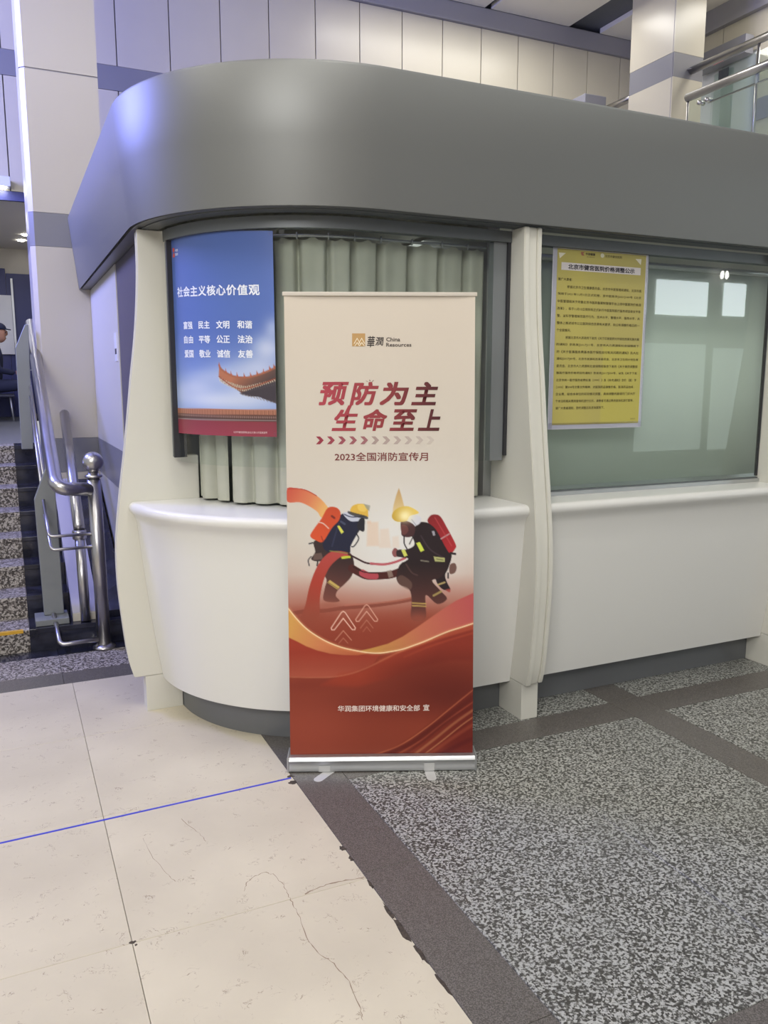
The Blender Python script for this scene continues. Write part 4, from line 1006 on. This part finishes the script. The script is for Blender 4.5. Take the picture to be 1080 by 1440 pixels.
def foot(a, ang, L):
    w_ = .021; P = []
    dx, dy = math.sin(ang), -math.cos(ang)
    out = [(-w_, .05), (w_, .05)] + [(w_, -L + .02)] + [(w_ * math.cos(t), -L + .02 - w_ * math.sin(t)) for t in np.linspace(.2, PI - .2, 7)] + [(-w_, -L + .02)]
    for (x, y) in out: P.append((a + x * math.cos(ang) - y * math.sin(ang), x * math.sin(ang) + y * math.cos(ang)))
    V = [bpt(x, y, .0003) for x, y in P] + [bpt(x, y, .0018) for x, y in P]; n = len(P)
    return mesh('swivel_foot', V, [tuple(range(n - 1, -1, -1)), tuple(range(n, 2 * n))] + [(i, (i + 1) % n, n + (i + 1) % n, n + i) for i in range(n)], M['footplastic'], banner)
foot(.170, math.radians(-32), .095); foot(.612, math.radians(4), .085)
bbox('foot_tab', .128, .178, -.0025, -.0002, .004, .030, M['footplastic'], banner, .0008); bbox('foot_tab', .588, .634, -.0025, -.0002, .004, .040, M['footplastic'], banner, .0008)
settle(banner)

# ------------------------------------------------------------------ BLUE POSTER on the curved glass
def pmap(off):
    def f(u, v):
        u = np.asarray(u, float); v = np.asarray(v, float)
        R = .7755 + off; a = np.radians(79.3) - u / .775
        zt = 2.366 - .030 * (u / .638) * (1 - v / .92)
        z = zt - v
        return np.stack([CX - R * np.sin(a), CY - R * np.cos(a), z], -1)
    f.off = np.array([-.8, -.6, 0]); return f
poster = empty('poster', (CX - .775, CY - .1, 1.44), 'blue poster with white Chinese text and temple roof on the curved glass', 'poster')
U, Vv, F = grid(160, 232)
pc = Canvas(U * .638, Vv * .926, (82, 106, 172))
k = 1000.0
pc.X = pc.X * k; pc.Y = pc.Y * k                             # millimetres
t = np.clip(pc.Y / 800, 0, 1)
pc.whole(t, (90, 116, 190)); pc.whole(np.clip((pc.Y - 420) / 330, 0, 1) ** 1.4 * .9, (150, 172, 220))
for (x, y, rx, ry, al) in ((600, 520, 70, 60, .75), (560, 610, 120, 60, .6), (630, 430, 40, 50, .5), (420, 640, 140, 50, .45), (200, 700, 140, 45, .55), (330, 760, 260, 40, .75), (60, 720, 80, 40, .25), (520, 720, 120, 60, .6), (250, 650, 120, 30, .25)):
    pc.blob(x, y, rx, ry, (214, 220, 236), al)
# upturned roof corner
roof = [(354, 596), (362, 612), (384, 628), (412, 644), (440, 652), (500, 655), (560, 640), (600, 622), (640, 606), (640, 770), (600, 756), (560, 742), (520, 738), (470, 724), (432, 700), (400, 684), (372, 668), (350, 652)]
pc.poly(roof, grad((450, 640), (520, 730), (176, 112, 84), (84, 66, 64)), 3)
for i in range(30):
    x = 352 + i * 10; y = 652 + 60 * (1 - math.exp(-i / 10.0)) - max(0, i - 14) * 3.2
    pc.stroke([(x, y - 2), (x + 6, y + 20)], 5, (216, 204, 180), .9, 2); pc.stroke([(x + 5, y - 2), (x + 11, y + 20)], 3, (96, 60, 50), .8, 2)
pc.stroke([(350, 650), (380, 668), (420, 692), (470, 706), (540, 692), (640, 655)], 5, (150, 66, 44), .9, 2)
pc.stroke([(354, 598), (366, 616), (400, 636), (440, 650), (500, 653), (570, 636), (640, 606)], 9, (158, 98, 76), .95, 3)
for x, y in ((356, 594), (392, 622), (420, 634), (452, 640), (488, 642), (520, 638), (552, 630), (582, 620), (612, 606), (632, 598)):
    pc.poly([(x - 5, y + 14), (x - 1, y - 10), (x + 6, y + 14)], (176, 96, 70), 2)
pc.poly([(460, 728), (520, 706), (640, 668), (640, 772), (600, 758), (560, 742), (510, 740)], (64, 58, 66), 3, .9)
for i in range(12):
    x = 470 + i * 15; pc.stroke([(x, 726 + i * 3.4), (x + 8, 734 + i * 3.4)], 4, (130, 116, 110), .7, 2)
# wall with tiled ridge
pc.poly([(-5, 806), (645, 800), (645, 860), (-5, 862)], (92, 62, 56), 1.5)
pc.poly([(-5, 804), (645, 798), (645, 824), (-5, 830)], (176, 120, 96), 2)
for i in range(64):
    x = i * 10.2; pc.stroke([(x, 806), (x, 828)], 3, (120, 74, 60), .8, 2); pc.blob(x + 3, 836, 3, 5, (190, 160, 150), .8); pc.blob(x + 8, 845, 3, 5, (60, 44, 44), .7)
pc.stroke([(-5, 854), (645, 850)], 5, (160, 150, 150), .8, 2, False)
pc.poly([(-5, 858), (645, 855), (645, 935), (-5, 935)], grad((0, 860), (0, 930), (136, 58, 70), (150, 62, 78)), 1.5)
base_col = pc.linear()
pf = col_mesh('poster_sheet', pmap(0)(pc.X / k, pc.Y / k), F, base_col, M['print_gloss'], poster)
pf.data.polygons.foreach_set('use_smooth', [True] * len(pf.data.polygons))
pm = pmap(.0008); WH = (232, 236, 246)
for i, ch in enumerate('社会主义核心价值观'):
    x0 = .069 + i * .0565; letter('title_character', ch, (x0, .236, x0 + .052, .283), pm, WH, M['print'], pf, .022)
rows = (('富强', '民主', '文明', '和谐'), ('自由', '平等', '公正', '法治'), ('爱国', '敬业', '诚信', '友善'))
for r, row in enumerate(rows):
    for q, wd in enumerate(row):
        x0 = (.116, .232, .345, .460)[q]; y0 = .396 + .066 * r
        letter('value_word', wd, (x0, y0, x0 + .074, y0 + .036), pm, WH, M['print'], pf, .022)
letter('corner_lettering', '中国健康', (.062, .062, .090, .074), pm, (226, 230, 240), M['print'], pf, .01)
letter('corner_lettering', '健宫医院', (.062, .080, .090, .092), pm, (226, 230, 240), M['print'], pf, .01)
shape('corner_emblem', [[(.036, .056), (.056, .056), (.056, .070), (.046, .076), (.056, .082), (.056, .098), (.036, .098), (.036, .086), (.046, .078), (.036, .070)]], pm, (214, 96, 84), M['print'], pf)
letter('small_lettering', '北京市健宫医院社会主义核心价值观宣传', (.424, .902, .594, .912), pm, (226, 190, 190), M['print'], pf, .008, 0, 1)
# clear tape at the corners and along the top
def tape_piece(u0, u1, v0, v1):
    us = np.linspace(u0, u1, 5); A_ = pmap(.0014)(np.concatenate([us, us]), np.array([v0] * 5 + [v1] * 5))
    return mesh('clear_tape', [tuple(v) for v in A_], [(i, i + 5, i + 6, i + 1) for i in range(4)], M['clearfilm'], pf)
tape_piece(-.008, .010, -.010, .018); tape_piece(.618, .655, -.012, .020); tape_piece(-.004, .014, .906, .934); tape_piece(.624, .648, .906, .934)
tape_piece(.08, .30, -.022, .004); tape_piece(.28, .60, -.026, .006); tape_piece(.665, .690, -.02, .012); tape_piece(.668, .686, .03, .055)
settle(poster)

# ------------------------------------------------------------------ YELLOW NOTICE in a clear sleeve
def ymap(off):
    def f(x, v):
        x = np.asarray(x, float); v = np.asarray(v, float)
        return np.stack([2.51 + x, np.full_like(x, 3.4355 - .0030 - off), 2.375 - v - .012], -1)
    f.off = np.array([0, -1.0, 0]); return f
notice = empty('notice', (2.82, 3.43, 1.45), 'yellow printed notice in a clear sleeve taped to the flat glass', 'notice')
U, Vv, F = grid(36, 60)
nc = Canvas(U * .57 + .032, Vv * .875 + .020, (188, 176, 100))
nc.whole(np.clip(.9 - (np.abs(nc.X - .17 + (nc.Y - .4) * .02)) * 4, 0, 1) * .5, (204, 192, 96)); nc.whole(((nc.X > .335) & (nc.Y > .5)) * .55, (204, 194, 84))
sheet = col_mesh('notice_sheet', ymap(0)(nc.X, nc.Y), F, nc.linear() * .92, M['print_gloss'], notice)
bm = bmesh.new()
add_box(bm, (2.51 + .006, 3.4342, 2.375 - .930), (2.51 + .620, 3.4348, 2.375 - .012)); 
bk = from_bm('sleeve_back', bm, M['sticker'], notice)
for (x0, x1, z0, z1) in ((.006, .030, .012, .930), (.604, .622, .012, .925), (.006, .622, .008, .030), (.006, .622, .897, .928)):
    box('sleeve_edge', (2.51 + x0, 3.4300, 2.375 - z1), (2.51 + x1, 3.4306, 2.375 - z0), M['clearfilm'], notice)
ym = ymap(.0006); ym2 = ymap(.0012); INK = (74, 66, 40)
WB = ((.058, .085), (.568, .085), (.568, .122), (.058, .122))
shape('title_strip', [WB], ym, (222, 216, 214), M['print'], sheet)
letter('title_lettering', '北京市健宫医院价格调整公示', (.099, .091, .527, .117), ym2, (36, 32, 44), M['print'], sheet, .022, 0, 1)
shape('corner_mark', [[(.039, .040), (.082, .040), (.046, .068)], [(.529, .041), (.570, .040), (.567, .070)]], ym, (226, 222, 200), M['print'], sheet)
letter('header_lettering', '华润健康', (.205, .030, .266, .043), ym, (66, 58, 52), M['print'], sheet, .02, 0, 1)
letter('header_lettering', 'CR HEALTH', (.212, .048, .262, .052), ym, (66, 58, 52), M['print'], sheet, .01, 0, 1)
shape('header_emblem', [[(.176, .028), (.198, .028), (.190, .036), (.198, .046), (.182, .046), (.176, .038)]], ym, (170, 110, 90), M['print'], sheet)
q = [(.312 + .012 * math.cos(t), .038 + .011 * math.sin(t)) for t in np.linspace(0, 2 * PI, 13)[:-1]]
shape('header_emblem', [q], ym, (216, 214, 190), M['print'], sheet)
letter('header_lettering', '北京市健宫医院', (.330, .033, .440, .046), ym, (96, 88, 60), M['print'], sheet, .01, 0, 1)
body = [('致广大患者：', .041, .130), ('根据北京市卫生健康委员会、北京市中医管理局通知，北京市医', .098, .580),
        ('保局于2021年11月1日正式实施，京中医政字[2021]149号《北京', .041, .580), ('中医管理局关于完善北京市医院备案制管理平台上线中医医院价格调', .041, .580),
        ('改革》，将于11月15日我院将正式执行中医医院医疗服务项目收支平等', .041, .580), ('整，以科学管理规范医疗行为，技术水平，管理水平，服务水平，从', .041, .578),
        ('整体上推进城市公立医院综合改革有关要求，向公布调整价格后的一', .041, .578), ('个全面情况。', .041, .130),
        ('根据北京市人民政府下发的《关于印发医药分开综合改革实施方案', .098, .580), ('的通知》京政发[2017]11号，北京市人力资源和社会保障局下', .043, .580),
        ('的《关于医事服务费基本医疗保险支付有关问题的通知》及人社', .046, .580), ('通知[2017]49号，北京市发展和改革委员会、北京市卫生和计划生育', .046, .580),
        ('委员会、北京市人力资源和社会保障局联合下发的《关于规范调整部', .047, .578), ('整医疗服务价格项目的通知》京发改[2017]550号，以及《关于下发', .048, .576),
        ('北京市统一医疗服务收费标准（1999）》及《补充通知》京价（医）字', .048, .574), ('〔1999〕第394号文等文件精神，对医院药品销售价格，取消药品加成，', .050, .560),
        ('企业费，结合本单位的实际情况调整，具体调整内容请见门诊大厅', .048, .570), ('个本法和相关费用查询机进行公示，请患者可通过费用查询机进行查询，', .048, .560),
        ('请广大患者周知，您的调整后及咨询医院下。', .050, .366)]
for i, (tx, xa, xb) in enumerate(body):
    yc = .167 + .0357 * i
    letter('body_lettering', tx, (xa, yc - .0075, xb, yc + .0075), ym, INK, M['print'], sheet, .006, 0, 1)
letter('body_lettering', '2021', (.545, .868, .575, .875), ym, INK, M['print'], sheet, .006, 0, 1)
settle(notice)

# ------------------------------------------------------------------ SEATED PERSON and waiting chairs beyond the stairs
def skin_body(name, joints, edges_, m, parent=None, sub=2):
    me = bpy.data.meshes.new(name); me.from_pydata([j[0] for j in joints], edges_, []); me.update(); me.materials.append(m)
    o = new_obj(name, me, parent)
    mod = o.modifiers.new('skin', 'SKIN'); mod.use_smooth_shade = True
    for i, j in enumerate(joints):
        r = j[1]; me.skin_vertices[0].data[i].radius = (r, r) if not isinstance(r, tuple) else r
    me.skin_vertices[0].data[0].use_root = True
    s_ = o.modifiers.new('sub', 'SUBSURF'); s_.levels = sub; s_.render_levels = sub
    return o
PX, PY, PZ = -.13, 12.5, 1.16
def person(px, py, label, paper_):
    root = empty('person', (px, py, PZ), label, 'person')
    P = lambda x, y, z: (px + x, py + y, PZ + z)
    J = [(P(0, 0, .50), (.15, .13)), (P(.02, 0, .68), (.15, .12)), (P(.03, 0, .85), (.17, .13)), (P(.04, 0, .98), (.12, .10)), (P(.06, 0, 1.05), (.055, .055)), (P(.09, 0, 1.11), (.06, .06)),
         (P(.03, -.19, .94), .062), (P(.08, -.22, .70), .048), (P(.28, -.12, .66), .036), (P(.03, .19, .94), .062), (P(.08, .22, .70), .048), (P(.28, .12, .66), .036),
         (P(.03, -.11, .48), .105), (P(.42, -.12, .50), .075), (P(.40, -.12, .10), .048), (P(.03, .11, .48), .105), (P(.42, .12, .50), .075), (P(.40, .12, .10), .048)]
    E_ = [(0, 1), (1, 2), (2, 3), (3, 4), (4, 5), (3, 6), (6, 7), (7, 8), (3, 9), (9, 10), (10, 11), (0, 12), (12, 13), (13, 14), (0, 15), (15, 16), (16, 17)]
    skin_body('clothed_body', J, E_, M['cloth'], root)
    # head with nose, chin and ears
    bm = bmesh.new(); bmesh.ops.create_uvsphere(bm, u_segments=24, v_segments=16, radius=.5)
    for v in bm.verts:
        x, y, z = v.co; v.co = Vector((x * .20 + (.012 if z < -.2 and x > 0 else 0), y * .155, z * .235 - (.015 if z < -.2 else 0)))
        if x > .44 and abs(y) < .12 and -.18 < z < .10: v.co.x += .022
        v.co += Vector(P(.105, 0, 1.20))
    hd = from_bm('head', bm, M['skin'], root, True)
    for sy in (-1, 1):
        bm = bmesh.new(); bmesh.ops.create_uvsphere(bm, u_segments=10, v_segments=8, radius=.5)
        for v in bm.verts: v.co = Vector((v.co.x * .035, v.co.y * .018, v.co.z * .06)) + Vector(P(.095, sy * .078, 1.19))
        from_bm('ear', bm, M['skin'], hd, True)
        bm = bmesh.new(); bmesh.ops.create_uvsphere(bm, u_segments=8, v_segments=6, radius=.009)
        for v in bm.verts: v.co += Vector(P(.196, sy * .032, 1.205))
        from_bm('eye', bm, M['ink'], hd, True)
    box('mouth', P(.198, -.022, 1.128), P(.206, .022, 1.134), M['ink'], hd)
    # flat cap with a brim
    bm = bmesh.new(); bmesh.ops.create_uvsphere(bm, u_segments=20, v_segments=12, radius=.5)
    for v in bm.verts: v.co = Vector((v.co.x * .235, v.co.y * .19, max(v.co.z, -.12) * .16)) + Vector(P(.095, 0, 1.265))
    cap_ = from_bm('cap', bm, M['cloth'], root, True)
    mesh('brim', [P(.19, -.06, 1.25), P(.27, -.04, 1.24), P(.27, .04, 1.24), P(.19, .06, 1.25), P(.19, -.06, 1.262), P(.27, -.04, 1.25), P(.27, .04, 1.25), P(.19, .06, 1.262)],
         [(0, 1, 2, 3), (7, 6, 5, 4), (0, 4, 5, 1), (1, 5, 6, 2), (2, 6, 7, 3), (3, 7, 4, 0)], M['cloth'], cap_)
    for sy in (-1, 1):
        h = P(.30, sy * .12, .66); J = [(h, .026), ((h[0] + .045, h[1], h[2] + .003), (.022, .030))]; E_ = [(0, 1)]
        for q in range(4):
            oy = (q - 1.5) * .019; b = len(J); l = (.030, .035, .033, .026)[q]
            J += [((h[0] + .070, h[1] + oy, h[2]), .0085), ((h[0] + .070 + l, h[1] + oy, h[2] - .012), .008), ((h[0] + .062 + l, h[1] + oy, h[2] - .034), .007)]
            E_ += [(1, b), (b, b + 1), (b + 1, b + 2)]
        b = len(J); J += [((h[0] + .03, h[1] - sy * .034, h[2] + .008), .010), ((h[0] + .065, h[1] - sy * .042, h[2] + .006), .009)]; E_ += [(0, b), (b, b + 1)]
        skin_body('hand', J, E_, M['skin'], root, 1)
        bm = bmesh.new(); bmesh.ops.create_uvsphere(bm, u_segments=14, v_segments=8, radius=.5)
        for v in bm.verts: v.co = Vector((v.co.x * .27, v.co.y * .10, max(v.co.z, -.35) * .12)) + Vector(P(.47, sy * .12, .0425))
        from_bm('shoe', bm, M['ink'], root, True)
    settle(root)
    if paper_:
        pp = box('paper_sheet', P(.345, -.13, .700), P(.53, .11, .704), M['paper']); tag(pp, 'white sheet of paper held by the seated person', 'paper')
def wchair(px, py, label):
    c = empty('waiting_chair', (px, py, PZ), label, 'chair', 'dark chairs in the waiting room')
    P = lambda x, y, z: (px + x, py + y, PZ + z)
    box('seat', P(-.22, -.24, .335), P(.24, .24, .365), M['seat'], c, .01)
    V = [P(x, y, z) for x, z in ((-.225, .38), (-.20, .38), (-.27, .84), (-.295, .84)) for y in (-.24, .24)]
    mesh('backrest', V, [(0, 1, 3, 2), (2, 3, 5, 4), (4, 5, 7, 6), (6, 7, 1, 0), (0, 2, 4, 6), (7, 5, 3, 1)], M['seat'], c)
    for sx in (-.18, .18):
        for sy in (-.2, .2): tube('leg', [P(sx, sy, .3345), P(sx * 1.15, sy, .004)], .012, M['alu'], c, 8)
    for sy in (-.21, .21): tube('back_support', [P(-.20, sy, .3655), P(-.225, sy, .45)], .010, M['alu'], c, 8)
    settle(c)
wchair(PX + .02, PY, 'dark waiting chair under the seated person in a cap')
wchair(PX + .02, PY + .62, 'dark empty waiting chair beyond the seated person')
wchair(PX + .02, PY + 1.24, 'dark empty waiting chair farthest from the stairs')
person(PX, PY, 'seated person in dark clothes and a peaked cap reading beyond the stairs', True)
